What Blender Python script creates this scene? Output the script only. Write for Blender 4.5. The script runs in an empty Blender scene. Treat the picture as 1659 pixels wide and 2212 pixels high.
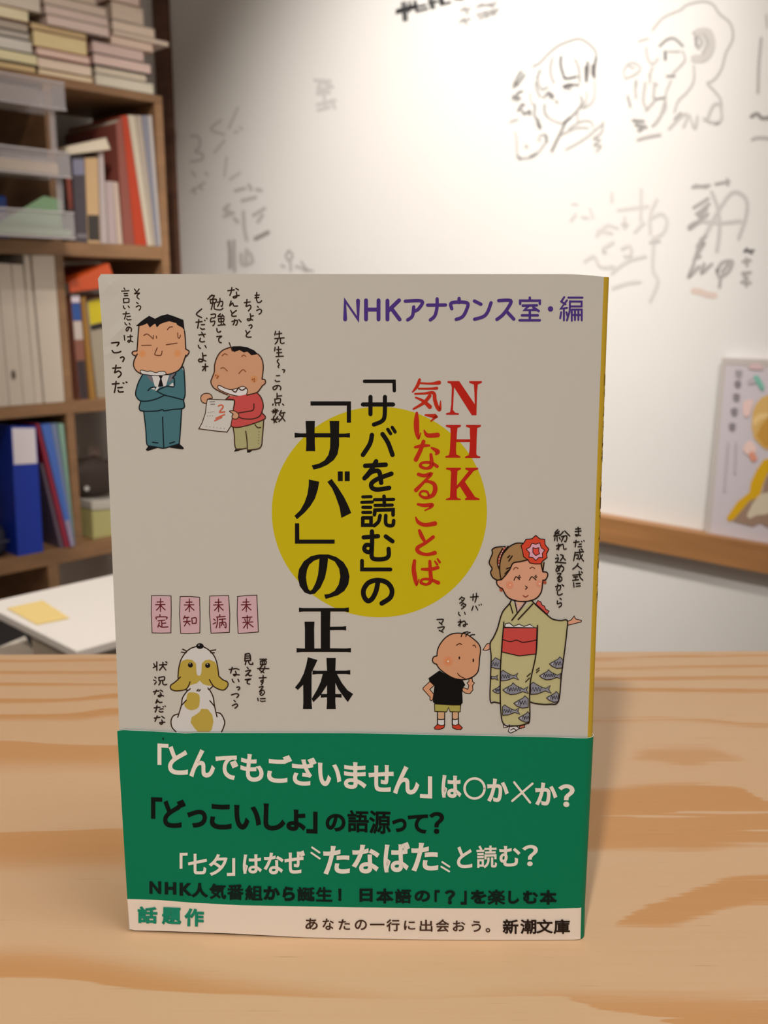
import bpy, bmesh, math, random
from mathutils import Vector, Matrix, geometry
random.seed(7)
D = bpy.data
SC = bpy.context.scene
COL = SC.collection

# ------------------------------------------------------------------ camera, light, exposure
TABLE_Z = 1.0                      # counter height; the phone is held 145 mm above it
FPX, CX, CY, PITCH = 2050.0, 829.5, 1106.0, 0.21655
EYE = Vector((0, 0, TABLE_Z + 0.1447))
cam = D.cameras.new('camera')
cam.sensor_fit = 'HORIZONTAL'; cam.sensor_width = 36.0
cam.lens = 36.0 * FPX / 1659.0
cam.clip_start = 0.01; cam.clip_end = 50
cam.dof.use_dof = True; cam.dof.focus_distance = 0.207; cam.dof.aperture_fstop = 38.0
cam_o = D.objects.new('camera', cam); COL.objects.link(cam_o)
cam_o.location = EYE; cam_o.rotation_euler = (math.pi / 2 - PITCH, 0, 0)
SC.camera = cam_o

W = D.worlds.new('room_ambient'); SC.world = W; W.use_nodes = True
W.node_tree.nodes['Background'].inputs[0].default_value = (1.0, 0.90, 0.82, 1)
W.node_tree.nodes['Background'].inputs[1].default_value = 0.29

def lamp(name, kind, loc, energy, color, target=None, **kw):
    l = D.lights.new(name, kind); l.energy = energy; l.color = color
    for k, v in kw.items(): setattr(l, k, v)
    o = D.objects.new(name, l); COL.objects.link(o); o.location = loc
    if target is not None:
        o.rotation_euler = (Vector(target) - Vector(loc)).to_track_quat('-Z', 'Y').to_euler()
    return o
lamp('counter_downlight', 'SPOT', (-0.40, -1.10, 2.58), 112, (1.0, 0.86, 0.72), (-0.30, 0.22, 1.0),
     spot_size=math.radians(48), spot_blend=1.0, shadow_soft_size=0.05)
lamp('wall_spotlight', 'SPOT', (-0.22, 0.74, 2.58), 298, (1.0, 0.945, 0.88), (0.055, 1.92, 1.39),
     spot_size=math.radians(58), spot_blend=1.0, shadow_soft_size=0.05)
lamp('desk_downlight', 'SPOT', (-0.45, 1.05, 2.58), 60, (1.0, 0.94, 0.87), (-0.38, 1.12, 0.8),
     spot_size=math.radians(38), spot_blend=1.0, shadow_soft_size=0.05)
lamp('shelf_fill', 'SPOT', (-0.35, 1.05, 2.58), 26, (1.0, 0.93, 0.85), (-0.74, 2.02, 1.52),  # added fill lamp, no real fitting; lifts the dim book piles and shelf top
     spot_size=math.radians(46), spot_blend=1.0, shadow_soft_size=0.08)
lamp('ledge_fill', 'SPOT', (0.34, -0.60, 2.58), 150, (1.0, 0.95, 0.90), (0.82, 1.18, 0.78),  # added fill from the camera side; brightens the wall around and below the ledge
     spot_size=math.radians(40), spot_blend=1.0, shadow_soft_size=0.05)
lamp('overhead_fill', 'AREA', (0.45, 0.0, 2.57), 10, (1.0, 0.89, 0.79), (0.45, 0.0, 0.0), shape='SQUARE', size=0.6)  # invented soft fill overhead, added to lift the lower wall

SC.view_settings.view_transform = 'Standard'; SC.view_settings.look = 'None'
SC.view_settings.gamma = 1.0; SC.view_settings.exposure = 0.0
SC.view_settings.use_curve_mapping = False
SC.cycles.use_denoising = True
SC.cycles.max_bounces = 10

# ------------------------------------------------------------------ helpers
def lin(c):
    out = []
    for v in c[:3]:
        v = v / 255.0
        out.append(v / 12.92 if v <= 0.04045 else ((v + 0.055) / 1.055) ** 2.4)
    return out
def ray(x, y):
    c, s = math.cos(PITCH), math.sin(PITCH)
    return Vector(((x - CX) / FPX, c - (y - CY) / FPX * s, -s - (y - CY) / FPX * c))
def on_plane(x, y, P, n):
    r = ray(x, y); return EYE + r * ((P - EYE).dot(n) / r.dot(n))

MC = {}
def mat(key, color, rough=0.6, spec=0.5, bump=None, noise=None, trans=None, coat=0.0):
    if key in MC: return MC[key]
    m = D.materials.new(key); m.use_nodes = True; nt = m.node_tree
    b = nt.nodes['Principled BSDF']
    b.inputs['Base Color'].default_value = (*color, 1)
    b.inputs['Roughness'].default_value = rough
    b.inputs['Specular IOR Level'].default_value = spec
    b.inputs['Coat Weight'].default_value = coat
    if noise:                       # (scale vector, amount)
        tc = nt.nodes.new('ShaderNodeTexCoord'); mp = nt.nodes.new('ShaderNodeMapping')
        mp.inputs['Scale'].default_value = noise[0]
        nz = nt.nodes.new('ShaderNodeTexNoise'); nz.inputs['Scale'].default_value = 1.0
        nz.inputs['Detail'].default_value = 5
        rp = nt.nodes.new('ShaderNodeValToRGB')
        k = noise[1]
        rp.color_ramp.elements[0].position = 0.3; rp.color_ramp.elements[1].position = 0.7
        rp.color_ramp.elements[0].color = (*[c * (1 - k) for c in color], 1)
        rp.color_ramp.elements[1].color = (*[min(1, c * (1 + k)) for c in color], 1)
        nt.links.new(tc.outputs['Object'], mp.inputs[0]); nt.links.new(mp.outputs[0], nz.inputs['Vector'])
        nt.links.new(nz.outputs['Fac'], rp.inputs[0]); nt.links.new(rp.outputs[0], b.inputs['Base Color'])
        if bump:
            bp = nt.nodes.new('ShaderNodeBump'); bp.inputs['Strength'].default_value = bump
            bp.inputs['Distance'].default_value = 0.002
            nt.links.new(nz.outputs['Fac'], bp.inputs['Height']); nt.links.new(bp.outputs[0], b.inputs['Normal'])
    if trans:
        mx = nt.nodes.new('ShaderNodeMixShader'); tr = nt.nodes.new('ShaderNodeBsdfTransparent')
        mx.inputs[0].default_value = trans
        nt.links.new(b.outputs[0], mx.inputs[1]); nt.links.new(tr.outputs[0], mx.inputs[2])
        nt.links.new(mx.outputs[0], nt.nodes['Material Output'].inputs[0])
    MC[key] = m; return m
def paint(rgb, gain=1.0, kind='paint', **kw):
    """plain coloured paper, card or plastic; rgb is an sRGB swatch"""
    c = [min(0.9, v * gain) for v in lin(rgb)]
    return mat('%s_%d_%d_%d_%d' % (kind, *rgb, int(gain * 100)), c, **kw)

def tag(o, label=None, cat=None, group=None, kind=None):
    if label: o['label'] = label
    if cat: o['category'] = cat
    if group: o['group'] = group
    if kind: o['kind'] = kind
    return o
def empty(name, loc, label=None, cat=None, group=None):
    o = D.objects.new(name, None); o.empty_display_size = 0.02; COL.objects.link(o); o.location = loc
    tag(o, label, cat, group); return o
def origin_of(o):
    while o.parent: o = o.parent
    return Vector(o.location)
def add_mesh(name, verts, faces, mats, parent=None, midx=None, smooth=False, origin=None):
    """verts are world points; the mesh is stored about its thing's base"""
    base = origin_of(parent) if parent else (Vector(origin) if origin is not None else Vector((0, 0, 0)))
    me = D.meshes.new(name)
    me.from_pydata([tuple(Vector(v) - base) for v in verts], [], faces)
    for m in (mats if isinstance(mats, (list, tuple)) else [mats]): me.materials.append(m)
    if midx:
        for p, i in zip(me.polygons, midx): p.material_index = i
    if smooth:
        for p in me.polygons: p.use_smooth = True
    me.update()
    o = D.objects.new(name, me); COL.objects.link(o)
    if parent: o.parent = parent
    else: o.location = base
    return o
BOXF = [(0, 3, 2, 1), (4, 5, 6, 7), (0, 1, 5, 4), (1, 2, 6, 5), (2, 3, 7, 6), (3, 0, 4, 7)]
def box8(p):                     # p: function (i,j,k)->Vector with i,j,k in {0,1}
    return [p(0, 0, 0), p(1, 0, 0), p(1, 1, 0), p(0, 1, 0), p(0, 0, 1), p(1, 0, 1), p(1, 1, 1), p(0, 1, 1)]
def boxes(name, lst, fn, mats, parent=None, midx=None, bevel=0, origin=None):
    """lst of (a0,a1,b0,b1,c0,c1) in the local frame fn(a,b,c)"""
    V, F, M = [], [], []
    for q, (a0, a1, b0, b1, c0, c1) in enumerate(lst):
        n = len(V)
        V += box8(lambda i, j, k: fn(a1 if i else a0, b1 if j else b0, c1 if k else c0))
        F += [tuple(n + t for t in f) for f in BOXF]
        M += [midx[q] if midx else 0] * 6
    o = add_mesh(name, V, F, mats, parent, M, origin=origin)
    bm = bmesh.new(); bm.from_mesh(o.data); bmesh.ops.recalc_face_normals(bm, faces=bm.faces); bm.to_mesh(o.data); bm.free()
    if bevel:
        md = o.modifiers.new('bevel', 'BEVEL'); md.width = bevel; md.segments = 2; md.limit_method = 'ANGLE'
    return o

# ------------------------------------------------------------------ directions of the room
ANG = math.radians(44.2)
S_DIR = Vector((math.sin(ANG), math.cos(ANG), 0))        # along the bookshelf front, away to the right
S_NRM = Vector((math.cos(ANG), -math.sin(ANG), 0))       # out of the bookshelf, towards the room
UP = Vector((0, 0, 1))
S_P0 = EYE + ray(350, 400) * 2.27                        # right front corner line of the bookshelf
S_P0.z = TABLE_Z
S_DEPTH = 0.29
BACK_OFF = -0.32
CORNER = S_P0 + S_NRM * BACK_OFF + S_DIR * 0.215          # where back wall and right wall meet
R_DIR = S_NRM.copy(); R_NRM = -S_DIR                      # right wall runs towards the camera side

def sh(s, z, off=0.0): return S_P0 + S_DIR * s + UP * z + S_NRM * off
def sh_px(x, y, off=0.0): return on_plane(x, y, S_P0 + S_NRM * off, S_NRM)
def sz(x, y, off=0.0):
    p = sh_px(x, y, off); return (p - S_P0).dot(S_DIR), p.z - TABLE_Z
def rw(t, z, off=0.0): return CORNER + R_DIR * t + Vector((0, 0, TABLE_Z - CORNER.z + z)) + R_NRM * off
def rw_px(x, y, off=0.0): return on_plane(x, y, CORNER + R_NRM * off, R_NRM)

# ------------------------------------------------------------------ the setting
m_wall = mat('wall_paint', (0.74, 0.725, 0.70), 0.75, 0.3, noise=((3, 3, 3), 0.015))
m_floor = mat('floor_boards', (0.24, 0.19, 0.14), 0.5, noise=((1, 14, 1), 0.25))
m_ceil = mat('ceiling_paint', (0.72, 0.69, 0.65), 0.9)
def shell(name, fn, rng, m):
    o = boxes(name, [rng], fn, m); o['kind'] = 'structure'; return o
shell('wall_right', lambda a, b, c: rw(a, b, c), (0, 4.2, -TABLE_Z, 1.6, -0.08, 0), m_wall)
shell('wall_back', lambda a, b, c: sh(a, b, c), (-3.6, 0.215, -TABLE_Z, 1.6, BACK_OFF - 0.08, BACK_OFF), m_wall)
shell('floor', lambda a, b, c: Vector((a, b, c)), (-4, 4, -3, 4, -0.06, 0), m_floor)
shell('ceiling', lambda a, b, c: Vector((a, b, c)), (-4, 4, -3, 4, 2.6, 2.66), m_ceil)
m_trim = mat('dark_trim_wood', (0.13, 0.055, 0.03), 0.55, noise=((6, 6, 40), 0.25))
t0 = (rw_px(341, 60) - CORNER).dot(R_DIR); t1 = (rw_px(371, 120) - CORNER).dot(R_DIR)
shell('trim_1', lambda a, b, c: rw(a, b, c), (0.004, t1, -TABLE_Z, 1.6, 0.0005, 0.012), m_trim)
# picture ledge on the right wall
m_ledge = mat('ledge_wood', (0.38, 0.18, 0.065), 0.5, noise=((5, 5, 60), 0.15))
lz1 = rw_px(1480, 1148, 0.03).z - TABLE_Z; lz0 = lz1 - 0.047
shell('trim_2', lambda a, b, c: rw(a, b, c), (0.55, 3.2, lz0, lz1, 0.0005, 0.03), m_ledge)

# ------------------------------------------------------------------ pine counter
def pine_material():
    m = D.materials.new('pine_counter'); m.use_nodes = True; nt = m.node_tree; L = nt.links
    b = nt.nodes['Principled BSDF']; b.inputs['Roughness'].default_value = 0.5
    b.inputs['Specular IOR Level'].default_value = 0.35
    tc = nt.nodes.new('ShaderNodeTexCoord'); sp = nt.nodes.new('ShaderNodeSeparateXYZ')
    L.new(tc.outputs['Object'], sp.inputs[0])
    def noise(scale, det=4, off=(0, 0, 0), rough=0.5):
        mp = nt.nodes.new('ShaderNodeMapping'); mp.inputs['Scale'].default_value = scale
        mp.inputs['Location'].default_value = off
        n = nt.nodes.new('ShaderNodeTexNoise'); n.inputs['Scale'].default_value = 1
        n.inputs['Detail'].default_value = det; n.inputs['Roughness'].default_value = rough
        L.new(tc.outputs['Object'], mp.inputs[0]); L.new(mp.outputs[0], n.inputs['Vector'])
        return n.outputs['Fac']
    def math_(op, a, c, d=None):
        n = nt.nodes.new('ShaderNodeMath'); n.operation = op
        for i, v in enumerate((a, c, d)):
            if v is None: continue
            if isinstance(v, (int, float)): n.inputs[i].default_value = v
            else: L.new(v, n.inputs[i])
        return n.outputs[0]
    wob = math_('MULTIPLY', math_('SUBTRACT', noise((30, 40, 1), 3), 0.5), 0.0016)
    ramt = math_('ADD', 0.0014, math_('MULTIPLY', math_('MINIMUM', math_('MAXIMUM', sp.outputs['X'], 0.0), 0.12), 0.075))
    rag = math_('MULTIPLY', math_('SUBTRACT', noise((17, 620, 1), 4, (3, 0, 0), 0.6), 0.5), ramt)
    y = math_('ADD', math_('ADD', sp.outputs['Y'], wob), rag)
    def tb(x, y):                 # a spot of the counter top, in metres
        r_ = ray(x, y); p = EYE + r_ * ((TABLE_Z - EYE.z) / r_.z); return p.x, p.y
    xn = math_('DIVIDE', math_('ADD', sp.outputs['X'], 0.25), 0.5)
    def edge(pts):
        n = nt.nodes.new('ShaderNodeFloatCurve'); c = n.mapping.curves[0]
        q = sorted(tb(*p) for p in pts)
        q = [((X + 0.25) / 0.5, (Y - 0.10) / 0.35) for X, Y in q]
        if q[0][0] > 0.01: q = [(0.0, q[0][1])] + q
        if q[-1][0] < 0.99: q = q + [(1.0, q[-1][1])]
        c.points[0].location = q[0]; c.points[1].location = q[-1]
        for p in q[1:-1]: c.points.new(*p)
        for p in c.points: p.handle_type = 'AUTO_CLAMPED'
        n.mapping.update(); L.new(xn, n.inputs['Value'])
        return math_('ADD', math_('MULTIPLY', n.outputs[0], 0.35), 0.10)
    def sstep(v, soft):
        m_ = nt.nodes.new('ShaderNodeMapRange'); m_.interpolation_type = 'SMOOTHSTEP'
        m_.inputs['From Min'].default_value = 0.0; m_.inputs['From Max'].default_value = soft
        L.new(v, m_.inputs['Value']); return m_.outputs[0]
    total = None
    # (far edge, near edge, softness far, softness near, strength) of each band of dense summer wood
    E = 0.0007
    for far, near, sf, sn, k in [
        ([(0, 1423), (250, 1422), (1290, 1420), (1465, 1413), (1659, 1412)], [(0, 1433), (250, 1431), (1290, 1430), (1465, 1423), (1659, 1422)], .002, .003, .75),
        ([(0, 1447), (250, 1447), (1290, 1439), (1659, 1435)], [(0, 1459), (250, 1458), (1290, 1450), (1659, 1446)], .002, .003, .75),
        ([(0, 1474), (250, 1476), (1290, 1462), (1659, 1459)], [(0, 1485), (250, 1484), (1290, 1474), (1659, 1471)], .001, .003, .85),
        ([(0, 1508), (130, 1508), (252, 1497), (1290, 1484), (1659, 1487)], [(0, 1523), (130, 1520), (252, 1512), (1290, 1497), (1659, 1500)], .001, .003, .9),
        ([(0, 1541), (150, 1540), (252, 1528), (1290, 1550), (1465, 1550), (1659, 1561)], [(0, 1562), (150, 1562), (252, 1552), (1290, 1565), (1465, 1564), (1659, 1578)], .001, .006, .85),
        ([(0, 1599), (120, 1606), (252, 1609), (600, 1609), (800, 1660), (1280, 1660)], [(0, 1680), (252, 1680), (600, 1680), (800, 1650), (1280, 1650)], .0008, .016, .8),
        ([(1300, 1650), (1400, 1606), (1500, 1603), (1600, 1630), (1659, 1660)], [(1300, 1652), (1400, 1650), (1500, 1662), (1560, 1650), (1659, 1652)], .008, .005, .6),
        ([(0, 1795), (140, 1792), (258, 1789), (600, 1789), (900, 1850), (1200, 1850)], [(0, 1902), (258, 1900), (600, 1900), (900, 1840), (1200, 1840)], .0008, .014, .85),
        ([(900, 1780), (1100, 1700), (1280, 1698), (1450, 1690), (1590, 1697), (1635, 1718), (1659, 1727)], [(900, 1778), (1100, 1845), (1296, 1844), (1480, 1845), (1659, 1831)], .0030, .0045, .95),
        ([(1290, 2010), (1334, 1986), (1383, 1959), (1473, 1929), (1522, 1910), (1567, 1895), (1659, 1888)], [(1290, 2000), (1360, 2004), (1428, 2006), (1530, 1985), (1578, 1970), (1659, 1955)], .0016, .0022, .95),
        ([(0, 2028), (150, 2035), (300, 2058), (541, 2095), (782, 2125), (903, 2138), (1083, 2123), (1300, 2114), (1659, 2128)],
         [(0, 2115), (150, 2120), (300, 2140), (541, 2152), (872, 2161), (1053, 2158), (1204, 2157), (1300, 2182), (1400, 2196), (1500, 2230), (1659, 2260)], .010, .0008, .9)]:
        t_ = math_('MULTIPLY', sstep(math_('SUBTRACT', edge(far), y), sf), sstep(math_('SUBTRACT', y, edge(near)), sn))
        t_ = math_('MULTIPLY', t_, k)
        total = t_ if total is None else math_('MAXIMUM', total, t_)
    streak = noise((22, 900, 1), 5, (1, 5, 0), 0.7)
    soft = noise((5, 60, 1), 3, (4, 4, 0))
    gap = sstep(math_('SUBTRACT', noise((16, 380, 1), 2, (2, 9, 0)), 0.64), 0.03)
    gap = math_('MULTIPLY', gap, sstep(sp.outputs['X'], 0.05))
    total = math_('MULTIPLY', total, math_('SUBTRACT', 1.0, gap))
    f = math_('ADD', math_('MULTIPLY', total, 0.86), math_('MULTIPLY', math_('SUBTRACT', streak, 0.5), 0.30))
    f = math_('ADD', f, math_('MULTIPLY', math_('SUBTRACT', soft, 0.45), 0.22))
    cr = nt.nodes.new('ShaderNodeValToRGB'); e = cr.color_ramp.elements
    e[0].position = 0.0; e[0].color = (0.655, 0.460, 0.290, 1)
    e[1].position = 1.0; e[1].color = (0.57, 0.295, 0.108, 1)
    el = e.new(0.5); el.color = (0.605, 0.360, 0.185, 1)
    L.new(f, cr.inputs[0])
    # short dark pores along the grain
    pore = noise((60, 1500, 1), 2, (7, 7, 0)); 
    pr = nt.nodes.new('ShaderNodeMapRange'); pr.inputs['From Min'].default_value = 0.70; pr.inputs['From Max'].default_value = 0.80
    L.new(pore, pr.inputs['Value'])
    m2 = nt.nodes.new('ShaderNodeMix'); m2.data_type = 'RGBA'; m2.inputs['B'].default_value = (0.33, 0.18, 0.08, 1)
    L.new(math_('MULTIPLY', pr.outputs[0], 0.55), m2.inputs['Factor']); L.new(cr.outputs[0], m2.inputs['A'])
    L.new(m2.outputs['Result'], b.inputs['Base Color'])
    bp = nt.nodes.new('ShaderNodeBump'); bp.inputs['Strength'].default_value = 0.12; bp.inputs['Distance'].default_value = 0.0005
    L.new(streak, bp.inputs['Height']); L.new(bp.outputs[0], b.inputs['Normal'])
    return m
m_pine = pine_material()
ct = empty('counter_table', (0, 0, 0), 'pale pine counter with bold wavy grain, carrying the upright paperback', 'counter')
def ctf(a, b, c):
    r = 0.0133; return Vector((a * math.cos(r) - b * math.sin(r), a * math.sin(r) + b * math.cos(r), c))
top = boxes('counter_top', [(-0.9, 0.9, -0.35, 0.381, TABLE_Z - 0.036, TABLE_Z)], ctf, m_pine, ct, bevel=0.0012)
for x in (-0.86, 0.82):
    for y in (-0.31, 0.30):
        boxes('leg', [(x, x + 0.05, y, y + 0.05, 0.0, TABLE_Z - 0.0362)], ctf, m_pine, ct, bevel=0.002)

# ------------------------------------------------------------------ flat print: fills, pen strokes and type
CROP = {'c1': (210, 590, 5.532), 'c2': (410, 600, 5.671), 'c3': (580, 800, 5.529), 'c4': (760, 800, 4.097), 'c5': (300, 1260, 5.184),
        'c6': (900, 1260, 6.506), 'c7': (1030, 1130, 4.708), 'c8': (620, 1180, 5.819), 'a1': (700, 580, 2.592),
        'o1': (240, 1560, 3.190), 'o2': (740, 1560, 2.9625), 'o3': (320, 1590, 4.366), 'o4': (680, 1620, 2.860), 'o5': (310, 1730, 2.5136),
        'o6': (290, 1890, 3.530), 'w1': (340, 120, 4.1475), 'w2': (1060, 60, 5.925), 'w3': (1330, 0, 5.043), 'w5': (840, 0, 2.0256),
        'w6': (1200, 360, 3.614), 'p': (1520, 760, 5.266), 'px': (0, 0, 1.0)}
def P(s):
    return [tuple(float(v) for v in t.split(',')) for t in s.split()]
def smooth_pts(p, closed=False, n=5):
    if len(p) < 3: return p
    q = []
    N = len(p)
    rng = range(N) if closed else range(N - 1)
    for i in rng:
        a = p[(i - 1) % N] if (closed or i > 0) else p[i]
        b = p[i]; c = p[(i + 1) % N]
        d = p[(i + 2) % N] if (closed or i + 2 < N) else c
        for k in range(n):
            t = k / n
            q.append(tuple(0.5 * ((2 * b[j]) + (-a[j] + c[j]) * t + (2 * a[j] - 5 * b[j] + 4 * c[j] - d[j]) * t * t
                                  + (-a[j] + 3 * b[j] - 3 * c[j] + d[j]) * t ** 3) for j in range(len(b))))
    if not closed: q.append(p[-1])
    return q
GL = {}
def glyph_data(ch):
    if ch in GL: return GL[ch]
    c = D.curves.new('type', 'FONT'); c.body = ch; c.size = 1; c.resolution_u = 5
    o = D.objects.new('type', c); COL.objects.link(o)
    dg = bpy.context.evaluated_depsgraph_get()
    me = D.meshes.new_from_object(o.evaluated_get(dg))
    V = [(v.co.x, -v.co.y) for v in me.vertices]; F = [tuple(p.vertices) for p in me.polygons]
    cnt = {}
    for f in F:
        for i in range(len(f)):
            k = (f[i], f[(i + 1) % len(f)]); cnt[k] = 1
    nxt = {a: b for (a, b) in cnt if (b, a) not in cnt}
    loops = []
    while nxt:
        a = next(iter(nxt)); lp = [a]; b = nxt.pop(a)
        while b != a and b in nxt:
            lp.append(b); b = nxt.pop(b)
        loops.append([V[i] for i in lp])
    D.objects.remove(o); D.curves.remove(c); D.meshes.remove(me)
    xs = [v[0] for v in V]; ys = [v[1] for v in V]
    GL[ch] = (V, F, loops, (min(xs), min(ys), max(xs), max(ys))); return GL[ch]

class Print:
    def __init__(self, mapper, base=0.03e-3, step=1.0):
        self.map = mapper; self.z = base; self.V = []; self.F = []; self.M = []; self.mats = []; self.k = 'px'; self.st = step; self.g = 1.0
        self.colfn = None
    def T(self, x, y):
        x0, y0, s = CROP[self.k]; return (x0 + x / s, y0 + y / s)
    def mi(self, rgb):
        m = self.colfn(rgb)
        if m not in self.mats: self.mats.append(m)
        return self.mats.index(m)
    def emit(self, pts, faces, mi):
        n = len(self.V)
        self.V += [self.map(x, y, self.z) for x, y in pts]
        for f in faces: self.F.append(tuple(n + i for i in f)); self.M.append(mi)
    def fill(self, rgb, s, sm=False, holes=(), out=0):
        self.z += 0.003e-3 * self.st
        p = P(s) if isinstance(s, str) else s
        if sm: p = smooth_pts(p, True, 4)
        loops = [[Vector((*self.T(*q[:2]), 0)) for q in p]]
        for h in holes:
            hp = smooth_pts(P(h), True, 4) if sm else P(h)
            loops.append([Vector((*self.T(*q[:2]), 0)) for q in hp])
        tri = geometry.tessellate_polygon(loops)
        flat = [(v.x, v.y) for l in loops for v in l]
        self.emit(flat, tri, self.mi(rgb))
        if out: self.stroke(self.oc, out, p + [p[0]], sm=False)
    def disc(self, rgb, x, y, rx, ry=None, n=20):
        ry = ry or rx
        self.fill(rgb, [(x + rx * math.cos(2 * math.pi * i / n), y + ry * math.sin(2 * math.pi * i / n)) for i in range(n)])
    def ribbon(self, p, w, mi, closed=False):
        """p: photo-unit points with width in the third slot"""
        q = [p[0]]
        for a in p[1:]:
            if math.hypot(a[0] - q[-1][0], a[1] - q[-1][1]) > 0.12: q.append(a)
        if closed and len(q) > 2 and math.hypot(q[0][0] - q[-1][0], q[0][1] - q[-1][1]) < 0.12: q.pop()
        N = len(q)
        if N == 1:
            x, y = q[0][:2]; r = (q[0][2] if len(q[0]) > 2 else w) / 2
            self.emit([(x + r * math.cos(i * .785), y + r * math.sin(i * .785)) for i in range(8)], [tuple(range(8))], mi); return
        pts = []
        for i in range(N):
            a = q[i - 1] if (i > 0 or closed) else q[i]; b = q[(i + 1) % N] if (i < N - 1 or closed) else q[i]
            c = q[i]
            d1 = (c[0] - a[0], c[1] - a[1]); d2 = (b[0] - c[0], b[1] - c[1])
            l1 = math.hypot(*d1) or 1; l2 = math.hypot(*d2) or 1
            if d1 == (0, 0): d1 = d2; l1 = l2
            if d2 == (0, 0): d2 = d1; l2 = l1
            tx = d1[0] / l1 + d2[0] / l2; ty = d1[1] / l1 + d2[1] / l2
            tl = math.hypot(tx, ty)
            if tl < 0.3: tx, ty, tl = d1[0] / l1, d1[1] / l1, 1.0
            tx /= tl; ty /= tl
            cosh = max(0.55, abs(tx * d1[0] / l1 + ty * d1[1] / l1))
            r = (c[2] if len(c) > 2 else w) / 2 / cosh
            pts += [(c[0] - ty * r, c[1] + tx * r), (c[0] + ty * r, c[1] - tx * r)]
        F = [(2 * i, 2 * i + 1, 2 * i + 3, 2 * i + 2) for i in range(N - 1)]
        if closed: F.append((2 * N - 2, 2 * N - 1, 1, 0))
        self.emit(pts, F, mi)
        if not closed:
            for (c, o) in ((q[0], q[1]), (q[-1], q[-2])):
                r = (c[2] if len(c) > 2 else w) / 2
                ang = math.atan2(c[1] - o[1], c[0] - o[0])
                cp = [(c[0] + r * math.cos(ang + math.pi * (k / 6 - .5)), c[1] + r * math.sin(ang + math.pi * (k / 6 - .5))) for k in range(7)]
                self.emit(cp, [tuple(range(7))], mi)
    def stroke(self, rgb, w, s, sm=True):
        self.z += 0.0008e-3 * self.st
        x0, y0, sc = CROP[self.k]
        p = P(s) if isinstance(s, str) else s
        if any(len(a) > 2 for a in p): p = [a if len(a) > 2 else (*a, w) for a in p]
        if sm: p = smooth_pts(p)
        q = [(*self.T(*a[:2]), (a[2] if len(a) > 2 else w) / sc) for a in p]
        self.ribbon(q, w / sc, self.mi(rgb))
    def strokes(self, rgb, w, s, sm=True):
        for t in s.split('|'):
            if t.strip(): self.stroke(rgb, w, t, sm)
    def dots(self, rgb, w, s, gap=14):
        p = P(s)
        for a, b in zip(p, p[1:]):
            L_ = math.hypot(b[0] - a[0], b[1] - a[1]); n = max(1, int(L_ / gap))
            for i in range(0, n + 1):
                t = i / n
                self.stroke(rgb, w, [(a[0] + (b[0] - a[0]) * t, a[1] + (b[1] - a[1]) * t), (a[0] + (b[0] - a[0]) * t + 3, a[1] + (b[1] - a[1]) * t)], False)
    def glyph(self, rgb, ch, x0, y0, x1, y1, w=0, slope=0.0):
        """fit one character into the box, with its edges thickened by w"""
        self.z += 0.0016e-3 * self.st
        V, F, loops, (gx0, gy0, gx1, gy1) = glyph_data(ch)
        h = w / 2
        ax, ay, bx, by = x0 + h, y0 + h, x1 - h, y1 - h
        sk = slope * (bx - ax)
        def f(v):
            u = (v[0] - gx0) / max(1e-6, gx1 - gx0); t = (v[1] - gy0) / max(1e-6, gy1 - gy0)
            return self.T(ax + u * (bx - ax), ay + t * (by - ay - abs(sk)) + (sk * u if sk >= 0 else -sk * (1 - u)))
        mi = self.mi(rgb)
        self.emit([f(v) for v in V], F, mi)
        if w:
            sc = CROP[self.k][2]
            for lp in loops:
                self.z += 0.0002e-3 * self.st
                self.ribbon([f(v) for v in lp], w / sc, mi, closed=True)
    def done(self, name, parent, label=None):
        o = add_mesh(name, self.V, self.F, self.mats, parent, self.M)
        bm = bmesh.new(); bm.from_mesh(o.data)      # face the print outwards
        for f in bm.faces:
            if f.normal.dot(self.out) < 0: f.normal_flip()
        bm.to_mesh(o.data); bm.free()
        if label: o['label'] = label
        return o

# ------------------------------------------------------------------ the paperback
YAW, LEAN, ROLL = -0.02777, 0.05376, -0.00139
u0 = Vector((math.cos(YAW), math.sin(YAW), 0)); BN = Vector((-math.sin(YAW), math.cos(YAW), 0))
v0 = UP * math.cos(LEAN) + BN * math.sin(LEAN)
BU = u0 * math.cos(ROLL) + v0 * math.sin(ROLL)
BV = v0 * math.cos(ROLL) - u0 * math.sin(ROLL)
BN = BV.cross(BU).normalized() * -1
if BN.y < 0: BN = -BN                                   # from the cover into the pages
BP = Vector((-0.06012, 0.19755, TABLE_Z))
BW, BH, BT = 0.1067, 0.151, 0.0105
def bulge(P3):
    d = P3 - BP; u = min(1, max(0, d.dot(BU) / BW)); v = min(1, max(0, d.dot(BV) / BH))
    return 0.0011 * math.sin(math.pi * u) * (1 - 0.75 * v)
def cover_map(x, y, off=0.0):
    """a spot of the scanned cover, laid on the gently bowed front face, off metres proud"""
    q = BP
    r = ray(x, y)
    b = 0.0005
    for _ in range(4):
        pl = BP - BN * (b + off)
        q = EYE + r * ((pl - EYE).dot(BN) / r.dot(BN)); b = bulge(q)
    return q
COVER_ALB = (0.540, 0.570, 0.575); COVER_PX = lin((176, 163, 148))
OBI_ALB = (0.83, 0.82, 0.80); OBI_PX = lin((216, 200, 184))
def cover_ink(rgb):
    c = [min(0.85, a / b * k) for a, b, k in zip(lin(rgb), COVER_PX, COVER_ALB)]
    return mat('ink_%d_%d_%d' % tuple(rgb), c, 0.6, 0.12)
def obi_ink(rgb):
    c = [min(0.85, a / b * k) for a, b, k in zip(lin(rgb), OBI_PX, OBI_ALB)]
    return mat('band_ink_%d_%d_%d' % tuple(rgb), c, 0.5, 0.12)
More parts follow.
